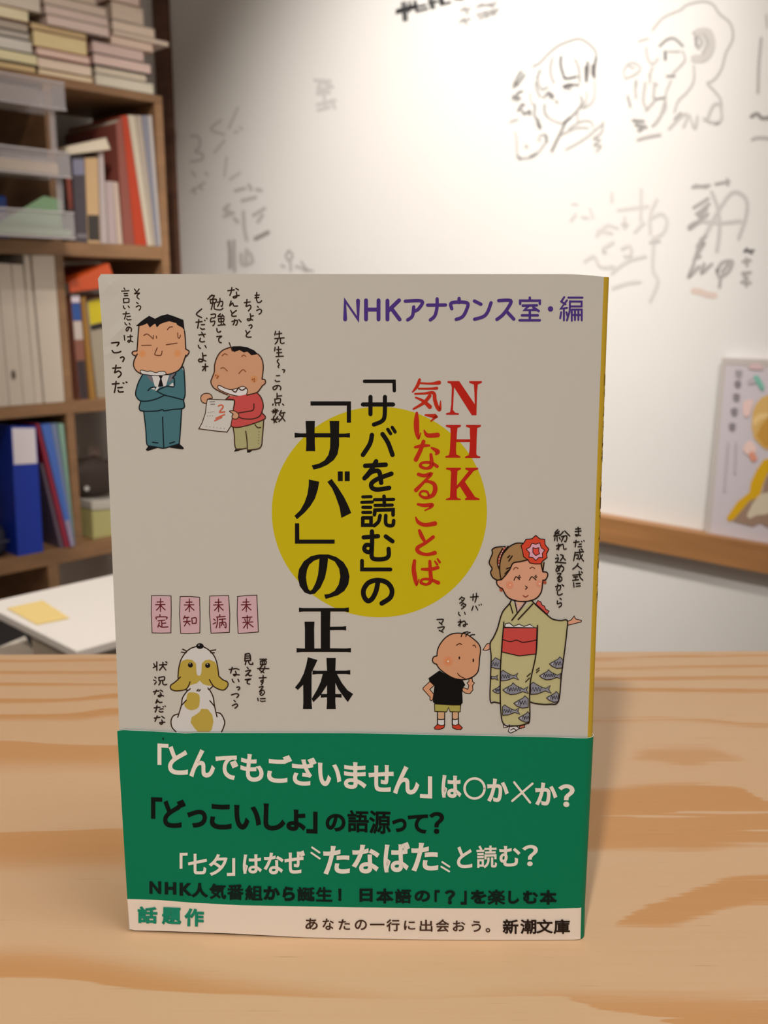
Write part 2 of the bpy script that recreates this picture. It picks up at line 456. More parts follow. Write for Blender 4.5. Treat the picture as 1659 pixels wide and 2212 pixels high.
def cprint(mapper=cover_map, ink=cover_ink, base=0.03e-3):
    p = Print(mapper, base); p.colfn = ink; p.out = -BN; return p

book = empty('paperback_book', BP + Vector((0.05, 0.005, 0)),
             'cream Japanese paperback with a yellow disc and green paper band standing upright on the counter', 'book')
m_white = cover_ink((176, 163, 148)); m_yel = cover_ink((172, 134, 36)); m_disc = cover_ink((176, 152, 14))
def lerp(a, b, t): return a + (b - a) * t
def poly_at(pl, y):
    for (ya, xa), (yb, xb) in zip(pl, pl[1:]):
        if ya <= y <= yb: return lerp(xa, xb, (y - ya) / (yb - ya))
    return pl[-1][1] if y > pl[-1][0] else pl[0][1]
LEFT = [(592, 214), (602, 211.5), (640, 214.8), (720, 221.5), (1380, 250), (1575, 257.5), (2013, 279)]
RIGHT = [(592, 1304.5), (1590, 1269), (1640, 1265), (2030, 1245)]
# cover sheet: front grid, then round the spine and along the back
rows, cols = 44, 40
YS = [592 + (2008 - 592) * (i / rows) for i in range(rows + 1)]
YS[0] = 592; YS[1] = 602
V, F, M = [], [], []
R = 0.0013
prof = [(R * math.sin(a), R - R * math.cos(a)) for a in [math.pi / 2 * k / 5 for k in range(1, 6)]]
prof += [(R, R + (BT - 2 * R) * k / 3) for k in range(1, 4)]
prof += [(R * math.cos(a), BT - R + R * math.sin(a)) for a in [math.pi / 2 * k / 4 for k in range(1, 5)]]
NC = cols + 1 + len(prof) + 1
for i, y in enumerate(YS):
    xl, xr = poly_at(LEFT, y), poly_at(RIGHT, y)
    # the lower edge sags towards the right as the sheet bows
    yb = y + (0.0 if y < 700 else 14.0 * ((y - 700) / 1308.0)) * 1.0
    for j in range(cols + 1):
        t = j / cols; x = lerp(xl, xr, t)
        yy = lerp(y, yb, t)
        if i < 2: yy += 6.0 * max(0.0, (t - 0.93) / 0.07) ** 1.5
        if i == 0 and j == 0: x += 4
        V.append(cover_map(x, yy))
    e = V[-1]
    for (du, dn) in prof: V.append(e + BU * du + BN * dn)
    b = V[-1] - BU * (BW - 0.003); V.append(b)
for i in range(rows):
    for j in range(NC - 1):
        a = i * NC + j
        F.append((a, a + 1, a + NC + 1, a + NC)); M.append(0 if j < cols or j >= NC - 3 else 1)
cover = add_mesh('cover', V, F, [m_white, m_yel], book, M, smooth=True)
md = cover.modifiers.new('thickness', 'SOLIDIFY'); md.thickness = 0.00022; md.offset = -1
md = cover.modifiers.new('crisp_rim', 'EDGE_SPLIT'); md.split_angle = math.radians(50)
bm = bmesh.new(); bm.from_mesh(cover.data); bmesh.ops.recalc_face_normals(bm, faces=bm.faces)
bm.faces.ensure_lookup_table()
if bm.faces[5].normal.dot(-BN) < 0: bmesh.ops.reverse_faces(bm, faces=bm.faces)
bm.to_mesh(cover.data); bm.free()
# keep everything above the counter
for v in cover.data.vertices:
    zw = v.co.z + book.location.z
    if zw < TABLE_Z + 0.0003: v.co.z = TABLE_Z + 0.0003 - book.location.z

def bk(a, b, c): return BP + BU * a + BV * b + BN * c
m_page = mat('page_edges', (0.62, 0.52, 0.38), 0.8, noise=((30, 3000, 30), 0.12))
boxes('page_block', [(0.002, BW - 0.0022, 0.0022, BH - 0.0022, 0.0004, BT - 0.0004)], bk, m_page, book)

def crease(m, a, b, width, strength):
    nt = m.node_tree; L = nt.links
    pa = cover_map(*a) - book.location; pb = cover_map(*b) - book.location
    d = (pb - pa); ln = d.length; d.normalize(); n = d.cross(BN).normalized()
    geo = nt.nodes.new('ShaderNodeTexCoord')
    sub = nt.nodes.new('ShaderNodeVectorMath'); sub.operation = 'SUBTRACT'; sub.inputs[1].default_value = pa
    L.new(geo.outputs['Object'], sub.inputs[0])
    def dot(v):
        q = nt.nodes.new('ShaderNodeVectorMath'); q.operation = 'DOT_PRODUCT'; q.inputs[1].default_value = v; L.new(sub.outputs[0], q.inputs[0]); return q.outputs['Value']
    def mm(op, x, y):
        q = nt.nodes.new('ShaderNodeMath'); q.operation = op
        for i, v in enumerate((x, y)):
            if isinstance(v, (int, float)): q.inputs[i].default_value = v
            else: L.new(v, q.inputs[i])
        return q.outputs[0]
    across = mm('MAXIMUM', mm('SUBTRACT', 1.0, mm('DIVIDE', mm('ABSOLUTE', dot(n), 0), width)), 0.0)
    al = mm('DIVIDE', mm('ABSOLUTE', mm('SUBTRACT', dot(d), ln / 2), 0), ln / 2)
    h = mm('MULTIPLY', across, mm('MAXIMUM', mm('SUBTRACT', 1.0, al), 0.0))
    bp = nt.nodes.new('ShaderNodeBump'); bp.inputs['Strength'].default_value = strength; bp.inputs['Distance'].default_value = 0.0006
    L.new(h, bp.inputs['Height'])
    b_ = nt.nodes['Principled BSDF']
    if b_.inputs['Normal'].is_linked: L.new(b_.inputs['Normal'].links[0].from_socket, bp.inputs['Normal'])
    L.new(bp.outputs[0], b_.inputs['Normal'])
m_white = cover.data.materials[0] = cover.data.materials[0].copy()
crease(m_white, (226, 748), (296, 676), 0.0016, 0.3)
crease(m_white, (213, 640), (262, 592), 0.0024, 0.3)
crease(m_white, (220, 770), (262, 752), 0.0014, 0.2)

# --- yellow disc (its own print under the title)
pr = cprint(base=0.010e-3)
def disc_ring(cx, cy, rx, ry, n_r=10, n_a=96):
    mi = pr.mi((176, 152, 14))
    pts = [(cx, cy)]
    for r in range(1, n_r + 1):
        for a in range(n_a):
            t = 2 * math.pi * a / n_a; pts.append((cx + rx * r / n_r * math.cos(t), cy + ry * r / n_r * math.sin(t)))
    fs = [(0, 1 + a, 1 + (a + 1) % n_a) for a in range(n_a)]
    for r in range(n_r - 1):
        for a in range(n_a):
            i = 1 + r * n_a + a; j = 1 + r * n_a + (a + 1) % n_a
            fs.append((i, i + n_a, j + n_a, j))
    pr.emit(pts, fs, mi)
disc_ring(819.5, 1106, 232.5, 227.5)
pr.done('printed_disc', cover, 'flat mustard yellow disc printed behind the title')

# --- big black title (brackets, kana and two kanji)
BLK = (13, 11, 11)
pr = cprint(); pr.k = 'c3'
for s in ["502,370 985,370 985,625 935,625 935,420 502,420",
          "312,745 380,752 450,752 443,605 553,605 550,750 738,750 730,605 845,605 842,755 910,755 973,748 973,803 910,798 843,800 843,900 825,1000 780,1070 700,1130 620,1165 538,1185 515,1135 600,1115 670,1075 715,1010 735,930 738,800 553,800 553,870 558,965 447,965 452,870 450,800 380,798 312,803",
          "482,1303 605,1330 590,1420 555,1530 500,1620 430,1700 340,1778 310,1738 380,1670 430,1580 465,1480 480,1380",
          "703,1332 755,1297 830,1400 900,1510 950,1610 988,1703 870,1762 850,1640 800,1500 760,1410",
          "828,1207 887,1207 887,1322 828,1322", "910,1207 970,1207 970,1322 910,1322",
          "316,1827 366,1827 368,2022 790,2022 790,2070 316,2070"]: pr.fill(BLK, s)
pr.k = 'c8'
pr.fill(BLK, "485,662 467,608 530,600 600,560 650,480 670,380 655,280 600,190 515,150 505,260 475,400 420,520 350,595 290,606 220,580 160,500 135,390 150,290 210,190 300,125 400,103 520,103 620,135 710,200 765,290 785,380 770,480 720,560 640,615 560,640",
        holes=["408,155 340,180 280,230 250,300 238,390 250,480 270,540 292,562 320,540 360,460 390,360 400,260"])
for s in ["150,772 200,777 720,777 777,770 777,828 720,820 545,820 540,1012 700,1010 743,1003 743,1058 700,1053 540,1055 540,1282 740,1285 803,1278 803,1333 740,1328 190,1328 120,1335 120,1280 190,1285 225,1285 225,1040 220,947 345,947 340,1040 343,1285 425,1285 425,820 210,820 150,826",
          "262,1395 382,1430 345,1510 310,1580 308,1700 308,1960 315,2047 200,2047 205,1960 203,1740 135,1806 100,1775 160,1700 210,1600 240,1500",
          "495,1405 612,1405 607,1560 607,1960 613,2047 497,2047 503,1960 503,1560", "320,1560 380,1565 740,1563 795,1557 795,1612 740,1605 380,1605 320,1612",
          "450,1600 425,1700 380,1800 310,1918 330,1960 420,1870 500,1750 520,1600", "600,1590 630,1610 690,1720 760,1810 830,1857 763,1958 690,1860 640,1790 600,1700",
          "425,1858 685,1858 685,1903 640,1898 480,1898 425,1903"]: pr.fill(BLK, s)
pr.done('printed_title', cover, 'tall black title column, the largest lettering on the cover')

# --- rounded black subtitle
pr = cprint(); pr.k = 'c4'
for w, s in [(27, "112,97 374,97 376,180"), (33, "98,302 365,302|165,235 165,388|293,235 290,400 265,450 195,480"),
             (36, "178,572 160,650 98,748|272,565 320,640 360,748"), (27, "318,522 343,560|358,505 383,545"),
             (36, "118,845 300,835|215,805 172,880 112,955|350,915 230,960 175,1000 180,1040 230,1055 330,1040|130,940 165,905 215,888 245,905 260,995"),
             (25, "97,1120 170,1118|88,1168 182,1165|97,1212 168,1212|97,1257 168,1257|200,1145 370,1142|205,1195 358,1192"),
             (29, "97,1305 170,1305 170,1370 97,1370 97,1305|285,1115 288,1195|200,1278 205,1237 365,1233 365,1280|250,1285 235,1340 198,1374|300,1285 300,1350 320,1372 362,1370 370,1330"),
             (34, "105,1478 232,1468|178,1425 178,1560 160,1605 125,1602 110,1575 130,1545 175,1560 175,1640 200,1670 290,1668 325,1640 325,1580|300,1470 360,1513"),
             (30, "90,1685 90,1762 342,1762"),
             (38, "232,1865 215,1950 180,2020 140,2040 108,2000 105,1940 150,1878 230,1857 310,1878 354,1940 340,2010 265,2062")]:
    for t in s.split('|'):
        straight = t.count(' ') < 3 and not t.startswith(('293', '250', '215', '178,5', '272', '285,'))
        pr.stroke(BLK, w * 1.12, t, sm=not straight and not t.startswith(('97,1305', '200,1278', '112,97', '90,')))
pr.done('printed_subtitle', cover, 'rounded black lettering in the middle column')

# --- red series title
RED = (164, 27, 17); RED2 = (168, 36, 17)
pr = cprint(); pr.k = 'c4'
for s in ["847,95 950,95 1088,300 1085,200 1080,125 1040,110 1038,95 1152,95 1150,110 1115,125 1108,200 1103,397 1062,397 905,150 900,250 895,350 915,375 948,380 946,393 835,393 833,380 870,370 880,300 885,150 875,118 847,110",
          "833,483 965,483 965,498 935,510 930,560 928,610 1048,610 1045,560 1045,510 1010,498 1010,483 1142,483 1142,498 1110,510 1105,600 1102,740 1110,755 1137,762 1135,775 1003,775 1003,762 1035,750 1042,700 1045,635 925,635 922,700 925,745 960,760 960,773 828,773 828,760 860,750 868,700 875,560 872,510 833,498",
          "835,862 965,862 965,877 935,890 932,940 930,1020 1035,890 1005,877 1005,862 1118,862 1118,877 1080,890 1000,985 1090,1120 1130,1135 1130,1148 1002,1148 1002,1135 1018,1125 955,1025 930,1050 928,1110 935,1130 965,1138 965,1148 832,1148 832,1138 868,1125 872,1060 878,900 870,885 835,877"]: pr.fill(RED, s)
for s in ["600,82,20 578,140,24 537,192,10", "595,112,14 700,117,16 772,108,30", "592,162,14 700,162,16 752,158,22", "560,208,14 640,205,16 722,200,24 735,262,28 755,322,28 778,345,24 786,270,7",
          "690,225,26 640,285,24 545,342,14", "565,240,12 630,270,22 690,322,32", "575,378,20 572,450,38 575,540,36 590,600,18 610,555,8", "650,395,12 735,405,32 752,402,22 700,450,10", "640,530,10 670,575,30 760,572,34",
          "560,680,18 620,668,26 685,665,16", "635,630,28 610,700,30 567,790,32", "705,685,14 758,718,34 745,742,16", "700,745,22 705,840,30 660,868,20 608,848,24 625,818,18 700,818,22 755,850,24",
          "590,920,26 640,932,26 700,918,26 650,975,20 568,1060,30", "585,1040,18 650,985,18 720,1000,28 738,1050,34 715,1105,30 650,1128,22 602,1102,18 620,1070,16 665,1075,18 682,1108,16",
          "585,1185,18 640,1195,26 708,1190,28 695,1215,16 645,1240,8", "565,1300,10 590,1345,26 650,1368,28 735,1355,34", "598,1418,22 620,1470,30 655,1530,16", "720,1475,26 650,1528,24 582,1570,28 592,1608,28 660,1630,22 735,1615,30",
          "555,1685,24 548,1760,32 560,1840,32 573,1898,16 593,1850,8", "620,1760,18 700,1760,26 762,1745,24", "690,1690,22 695,1780,28 698,1865,28 660,1895,18 612,1878,22 628,1850,18 690,1850,20 765,1880,28", "735,1690,12 755,1718,18", "758,1668,12 778,1698,18"]:
    pr.stroke(RED2, 20, ' '.join('%s,%s,%.1f' % (a.split(',')[0], a.split(',')[1], float(a.split(',')[2]) * 1.22) for a in s.split()))
pr.done('printed_series_title', cover, 'red serif letters and red brush-like kana')

# --- purple author line
PUR = (66, 42, 104)
pr = cprint(); pr.k = 'a1'
for w, s in [(22, "118,285 118,180 190,285 190,180|235,178 235,285|305,178 305,285|235,230 305,230|355,180 355,285|420,178 358,238|378,225 423,285"),
             (19, "455,183 548,183 530,225 505,240|502,215 495,265 468,288|580,205 680,204|633,170 632,220 620,265 595,288|756,168 756,190|715,225 715,192 800,192 798,230 775,270 740,285|842,182 878,200|935,192 915,245 890,270 843,284|978,180 1045,180 1030,220 1000,260 968,285|1020,238 1062,283"),
             (14, "1152,163 1152,178|1098,198 1098,180 1208,180 1208,198|1112,208 1192,206|1145,210 1122,233 1190,231|1172,218 1202,238|1152,242 1152,288|1108,262 1197,262|1095,290 1208,290"),
             (11, "1345,160 1328,185 1352,200|1360,178 1325,225 1360,220|1343,225 1343,290|1328,245 1322,278|1357,245 1363,265|1368,163 1447,163|1377,183 1375,240 1360,290|1377,185 1442,185 1442,212 1377,212|1387,230 1387,292|1387,230 1443,230 1443,290|1405,232 1405,288|1424,232 1424,288|1387,260 1443,260")]:
    for t in s.split('|'): pr.stroke(PUR, w, t, sm=t.startswith(('455', '502', '633', '715', '935', '978')))
pr.disc(PUR, 1268, 226, 15)
pr.done('printed_author_line', cover, 'rounded purple lettering along the top')

# --- handwriting
HW = (38, 22, 12)
pr = cprint(); pr.k = 'c1'
pr.strokes(HW, 14, "445,190 470,225|500,190 475,225 448,245 505,238 480,262 478,290 500,308|470,350 490,365|465,405 495,388 518,400 515,425 500,442|320,178 330,195|290,215 378,210|320,245 362,243|325,270 365,268|312,305 318,355|312,305 370,303 380,318 376,350|318,352 375,348|312,390 318,415 332,425|370,393 383,412|308,488 385,482|345,462 340,500 325,548|355,520 395,515|352,545 365,558 402,555|330,592 340,612 352,618|382,598 392,614|378,655 360,690 345,680 358,650 385,645 408,665 405,695|322,745 328,800|362,762 420,755|395,740 398,800 380,825 365,815 380,802 425,820")
pr.strokes(HW, 17, "172,835 258,828 238,868|178,925 200,950 250,948 282,935|278,1010 305,1000 322,1020 305,1055|185,1135 280,1130|225,1100 215,1160 210,1188 255,1170 285,1195 275,1225 250,1245|180,1325 260,1318|225,1295 218,1360 205,1425|308,1312 318,1316|345,1302 355,1306|245,1370 300,1365|250,1400 262,1420 310,1418")
pr.k = 'c2'
pr.strokes(HW, 15, "820,180 815,250 830,298 860,300 880,280|800,215 850,210|798,245 845,240|828,350 840,362|820,400 855,385 878,400 870,430 848,445|668,305 740,295|700,265 695,320 690,350 735,335 748,365 718,405|740,440 745,510 715,525 705,505 740,505 770,518|745,470 780,465|725,585 750,575 762,595 745,620|685,645 700,680|735,655 700,690 690,715 715,728 750,725|465,158 545,148|515,120 505,175 490,215|565,130 595,148|570,175 575,230 545,248 530,235 555,225 605,215|505,285 490,340 520,310 530,320 540,345 585,345|500,400 515,430|570,400 520,440 515,465 535,472 568,468|515,535 580,522 575,570 560,580|550,510 545,545 530,575|600,512 628,540")
pr.strokes(HW, 14, "272,208 220,262|245,225 300,218 272,262|248,265 255,312|248,268 322,262 318,300|255,312 318,302|284,265 278,320 262,388|302,305 298,370 320,388 380,392 405,372|335,300 400,290 395,345 380,345|370,250 365,300 340,350|258,450 312,445 305,488 262,495 255,538 305,530 295,575 280,585|375,440 345,475 405,465|398,452 420,480|350,500 355,540|350,502 415,498 412,535|355,540 412,535|382,480 385,575|345,582 430,572|412,555 430,580")
pr.strokes(HW, 15, "330,620 335,655 355,668 378,655|330,720 388,715 355,745 360,785 385,795|145,382 80,445 145,488|75,545 150,535|110,510 105,560 95,615|140,575 180,572|130,615 148,630 180,626|180,520 186,524|205,495 210,500|110,700 190,690|145,668 175,725|130,740 120,770 145,785 180,780|105,825 110,850 130,865|185,828 200,855|155,920 160,1010 125,1030 105,1010 130,995 195,1020|160,955 200,950|155,1090 222,1085|190,1055 190,1138|190,1090 155,1135")
pr.strokes(HW, 14, "1050,655 1040,700|1060,690 1125,680|1095,655 1095,740|1040,745 1155,735|1080,745 1070,780 1045,810|1110,745 1110,790 1130,805 1155,798|1045,850 1038,895|1065,880 1120,875|1085,845 1088,960|1065,920 1125,915|1055,965 1145,960|1085,1000 1070,1025 1095,1060 1080,1085 1090,1100|1135,1125 1162,1130 1150,1158|1060,1200 1100,1198|1045,1255 1060,1270 1100,1268|1075,1320 1060,1355 1030,1370 1018,1345 1045,1325 1090,1320 1115,1345 1108,1370|1068,1415 1068,1480|1070,1450 1125,1445|1040,1485 1045,1535|1040,1488 1108,1480 1105,1530|1045,1535 1105,1530|1020,1545 1015,1560|1050,1550 1052,1565|1090,1550 1095,1562|1135,1545 1150,1560")
pr.strokes(HW, 14, "1020,1618 1065,1652|1070,1612 1018,1655|1005,1637 1085,1630|1045,1605 1048,1680|1035,1690 1020,1740 1065,1770|1075,1700 1030,1775|1000,1735 1090,1730|1120,1625 1095,1680|1110,1660 1165,1650|1150,1660 1135,1710 1090,1760|1110,1680 1165,1755")
pr.k = 'c5'
HD = (34, 18, 12)
pr.strokes(HD, 13, "200,880 200,975|165,900 178,925|160,945 198,925|230,915 310,910|268,885 265,925 230,972|268,925 300,970|300,878 315,890|178,1050 190,1060|165,1085 185,1090|175,1130 195,1105|222,1055 225,1090|222,1055 285,1048 282,1085|225,1090 282,1085|240,1090 235,1120 222,1138|265,1088 268,1125 290,1138 312,1130|160,1215 225,1205|195,1195 175,1240|240,1195 265,1212|240,1225 250,1255 230,1272 215,1260 240,1250 275,1262|205,1300 190,1340 215,1318 228,1335 258,1332|170,1395 235,1388|202,1370 195,1410 182,1442|235,1410 270,1405|225,1430 240,1442 268,1438|270,1380 274,1384|292,1374 296,1378|172,1510 235,1500|205,1485 180,1545|255,1490 285,1510|255,1530 265,1565 245,1578 235,1560 290,1555")
pr.strokes(HD, 13, "1190,790 1185,870|1190,795 1240,790 1250,860|1200,815 1238,812|1195,840 1240,835|1185,870 1250,862|1200,870 1190,910|1225,868 1240,905 1275,905 1272,890|1210,940 1225,955|1195,985 1250,975 1195,1035|1195,1035 1225,1018 1235,1035 1260,1032|1190,1080 1250,1072 1215,1090 1215,1120 1240,1128|1010,965 1080,955|1045,940 1025,1005|1090,955 1120,965|1080,985 1090,1020 1070,1035 1060,1020 1125,1025|1045,1075 1050,1095 1065,1110|1110,1075 1120,1100|1095,1165 1120,1160 1130,1175 1110,1195|1035,1250 1090,1235 1118,1250 1095,1280|1065,1312 1080,1325|1045,1370 1090,1350 1105,1370 1075,1398")
pr.strokes(HD, 12, "1355,850 1430,850|1360,870 1362,912|1360,872 1422,868 1420,908|1360,912 1420,908|1382,855 1382,910|1402,855 1402,908|1385,915 1350,965 1400,1000|1410,930 1395,970 1365,1000|1328,955 1455,955|1345,1060 1425,1055|1390,1030 1390,1095 1372,1108 1365,1092 1385,1085 1388,1110 1370,1135|1345,1165 1390,1155 1350,1215 1390,1195 1405,1225 1375,1255 1355,1240 1375,1225|1330,1285 1335,1315|1360,1292 1415,1290|1360,1315 1375,1322 1415,1318")
pr.k = 'c6'
HB = (28, 18, 12)
pr.strokes(HB, 15, "755,195 865,185|795,150 790,240|840,140 838,200 820,265|795,320 775,380|830,320 858,375|875,303 880,308|905,295 910,300|635,190 600,225|630,200 672,212 640,255 605,280|632,232 645,245|655,275 625,310|645,285 690,300 665,335 630,360|652,318 662,328|592,405 592,435 612,455|672,405 682,435|612,510 608,605|580,545 625,538 585,592|612,560 665,530 690,560 680,600 655,602 662,580 715,572|285,510 374,508 345,565|315,545 358,582|295,625 388,612 350,670|315,660 372,688")
pr.k = 'c7'
pr.strokes(HB, 12, "1005,60 1055,55|1000,85 1060,80|1030,42 1035,110 1015,130 1005,118 1055,125|985,195 1040,190|1010,175 1000,240|1040,215 1062,212|1030,240 1065,238|1065,185 1068,188|1088,178 1092,182|1000,295 985,380|1000,300 1085,290|1005,325 1030,322 1028,360 1015,360|1045,270 1055,340 1085,385|1075,320 1040,370|1060,260 1075,275|1030,410 1010,440 975,468|1020,430 1065,465|975,530 1060,520|1040,490 1050,550 1078,580|1063,495 1075,505|985,548 1025,545|1005,548 1005,575|975,582 1035,575|985,605 988,650|1010,615 1050,612|1010,642 1052,638")
pr.strokes(HB, 12, "825,65 795,100 835,105|838,82 785,130 840,122|815,130 818,180|795,150 790,175|838,145 848,165|880,85 845,125|895,80 945,130|860,138 915,130 905,185 890,182|885,135 860,185|830,210 832,270|810,230 850,222 812,265|845,230 875,215 885,262 910,260|815,320 825,332|800,360 830,355 815,390 800,400|805,395 850,400 905,405|850,320 880,335 850,380|872,345 900,375|815,430 840,480|860,425 820,490 805,475 830,440 870,440 885,465 865,495|820,515 855,512 820,560 855,545 865,575 840,595 825,582 845,572|800,645 850,635 845,675 830,680|825,620 820,650 810,680|865,625 885,640|822,690 820,720 840,732 870,718|845,765 860,775|820,790 820,820 855,810 860,835 835,855")
pr.done('printed_handwriting', cover, 'small dark handwritten captions beside the cartoons')

# --- cartoon: man in a suit
OC = (40, 24, 18)
pr = cprint(); pr.k = 'c1'; pr.oc = OC
SK = (190, 136, 100)
pr.fill(SK, "475,930 440,932 415,950 430,978 465,992 490,960"); pr.fill(SK, "1050,908 1096,932 1083,970 1045,1005")
pr.fill(SK, "500,600 490,720 478,900 468,1000 438,1060 435,1110 465,1165 520,1205 600,1222 700,1225 820,1215 900,1200 960,1170 1010,1115 1045,1010 1060,910 1050,760 1035,650 980,590 860,555 700,570 600,580")
pr.disc((192, 130, 86), 540, 962, 46); pr.disc((192, 130, 86), 958, 958, 46); pr.disc((194, 125, 76), 540, 962, 26); pr.disc((194, 125, 76), 958, 958, 26)
pr.fill((16, 13, 15), "463,630 520,580 560,550 620,510 690,545 760,510 840,490 930,520 1030,560 1045,690 1015,650 955,618 945,597 860,575 800,590 750,610 712,650 695,605 680,608 628,650 598,600 540,625 500,632")
TEAL = (62, 97, 100)
pr.fill(TEAL, "540,1210 500,1290 465,1380 460,1450 480,1500 520,1530 510,1640 700,1648 790,1640 900,1640 1035,1610 1035,1515 1050,1430 1035,1180 1010,1130 940,1185 860,1215 700,1225")
pr.fill(TEAL, "555,1640 580,1870 590,2030 610,2065 720,2080 790,2090 860,2075 980,2040 990,1850 1008,1620")
pr.fill((104, 92, 96), "590,1225 655,1230 675,1320 640,1290"); pr.fill((104, 92, 96), "870,1225 935,1190 915,1260 850,1310")
WH = (188, 176, 166)
pr.fill(WH, "655,1230 860,1218 820,1352 690,1360"); pr.fill((14, 12, 14), "735,1228 785,1228 768,1262 790,1352 725,1358 752,1262")
pr.fill(WH, "640,1382 690,1362 685,1395"); pr.fill(WH, "690,1405 712,1360 745,1356 715,1408"); pr.fill(WH, "855,1345 905,1308 915,1352")
pr.fill(WH, "515,1165 540,1160 600,1175 640,1170 700,1190 745,1175 800,1175 822,1195 808,1215 700,1225 600,1215 540,1205 518,1185", sm=True, out=9)
pr.fill((18, 15, 16), "612,2065 580,2110 600,2125 720,2088 700,2076"); pr.fill((18, 15, 16), "860,2075 980,2038 1030,2082 1035,2100 1010,2105 870,2085")
pr.strokes(OC, 13, "498,632 490,720 475,928|475,930 440,932 415,952 432,978 465,992|478,965 440,1045 435,1110 465,1165 520,1203|1042,690 1050,760 1058,905|1058,908 1097,932 1085,970 1048,1008|1058,980 1010,1112 955,1172 870,1205 820,1212")
pr.strokes((88, 38, 16), 9, "555,745 600,728 668,785|668,785 670,745|705,750 708,778|838,675 865,645 900,640|962,712 965,765 983,775 995,740|530,862 645,860|825,855 955,835|718,890 690,955 695,978 760,980 775,930")
DT = (16, 26, 30)
pr.strokes(DT, 13, "540,1215 490,1310 458,1430 475,1490 520,1526 600,1528 700,1505 800,1460|605,1405 640,1370 700,1362|710,1410 800,1455 900,1480 1030,1515|1010,1130 1035,1145 1050,1430 1032,1515 1035,1610 900,1628 800,1645 780,1630 700,1648 512,1640 520,1530|720,1400 830,1350 915,1355 920,1260 900,1252 935,1210 940,1180|555,1650 580,1870 590,2030 612,2065|780,1720 785,1850 795,2085|1008,1630 995,1850 980,2040|612,2065 710,2078 790,2092 870,2072 980,2040|660,2020 725,2030|865,2035 925,2015")
pr.done('printed_cartoon', cover, 'printed cartoon of a man in a teal suit with folded arms')

# --- cartoon: boy with a test paper
pr = cprint(); pr.k = 'c2'; OC = (60, 34, 22); pr.oc = OC; SK = (182, 130, 97)
pr.fill(SK, "500,850 420,880 360,930 320,1010 300,1130 285,1200 258,1270 270,1310 340,1380 420,1420 520,1450 620,1455 720,1430 820,1400 885,1320 925,1290 920,1250 885,1240 905,1130 890,1020 830,935 750,870 620,840")
pr.disc((184, 122, 78), 335, 1205, 30); pr.disc((184, 122, 78), 785, 1240, 44)
pr.fill((16, 12, 14), "505,850 530,840 620,838 700,850 790,890 835,935 755,950 705,905 660,915 610,885 545,910 530,900")
pr.fill((194, 182, 174), "345,1325 370,1322 440,1355 510,1370 590,1350 650,1330 700,1360 705,1400 680,1440 600,1450 500,1430 400,1390 350,1360", sm=True, out=11)
pr.fill(SK, "215,1535 160,1530 135,1490 145,1440 200,1415 255,1430 275,1475 235,1480", sm=True, out=11)
REDS = (176, 66, 62)
pr.fill(REDS, "440,1490 480,1450 560,1455 820,1405 870,1460 900,1550 890,1650 925,1700 900,1735 760,1790 600,1830 530,1830 505,1810 530,1700 545,1500")
pr.fill((150, 140, 97), "530,1835 700,1815 905,1745 890,1900 860,2080 705,2110 690,2085 565,2095 545,1930")
pr.fill((182, 170, 158), "215,1488 540,1500 545,1520 520,1720 500,1820 455,1890 330,1878 110,1850 150,1780 190,1660 205,1540", out=11)
pr.fill((14, 12, 12), "565,2092 640,2090 600,2120 540,2130"); pr.fill((14, 12, 12), "705,2108 780,2106 730,2140 700,2140")
pr.strokes(OC, 14, "500,850 400,890 340,960 305,1060 300,1150 275,1220 258,1280 290,1345 360,1390 460,1435|700,1438 820,1405 870,1350 885,1325|885,1325 925,1290 920,1250 885,1242|835,935 880,990 900,1090 885,1240|482,795 500,840 520,895")
pr.strokes(OC, 14, "520,1378 560,1400 590,1355|600,1355 640,1378 690,1350|440,1490 485,1448|445,1490 545,1500 535,1600|820,1405 875,1470 900,1570 885,1650 925,1700 900,1740 740,1800 600,1832 530,1830 505,1810|785,1545 775,1620 690,1640 600,1655|885,1640 850,1700 760,1730 650,1725 600,1705")
pr.fill(SK, "485,1635 540,1630 590,1660 600,1700 570,1730 530,1725 515,1700 530,1670", sm=True, out=11)
pr.strokes((120, 62, 26), 10, "395,955 425,932 460,945|635,965 660,945 685,965|378,1110 415,1102 458,1140|600,1172 650,1125 685,1150")
for x, y in ((318, 1195), (345, 1207), (335, 1226), (768, 1245), (790, 1240), (790, 1265)): pr.disc((130, 62, 26), x, y, 9)
pr.strokes(OC, 13, "530,1835 545,1930 565,2095 690,2088|685,1880 700,1990 705,2110|905,1745 890,1930 862,2082 705,2112|800,1800 830,1835 868,1835")
pr.strokes((90, 80, 75), 8, "245,1520 305,1518|255,1550 305,1548")
pr.dots((90, 80, 75), 7, "225,1650 295,1640", 22); pr.dots((90, 80, 75), 7, "215,1692 275,1690", 24); pr.dots((90, 80, 75), 7, "200,1820 420,1848", 40); pr.dots(OC, 7, "845,1885 840,2030", 34)
pr.strokes((186, 80, 50), 15, "350,1570 385,1558 408,1582 365,1645 428,1640|320,1720 425,1675|305,1750 390,1710")
pr.done('printed_cartoon', cover, 'printed cartoon of a grinning boy in red holding a test paper')

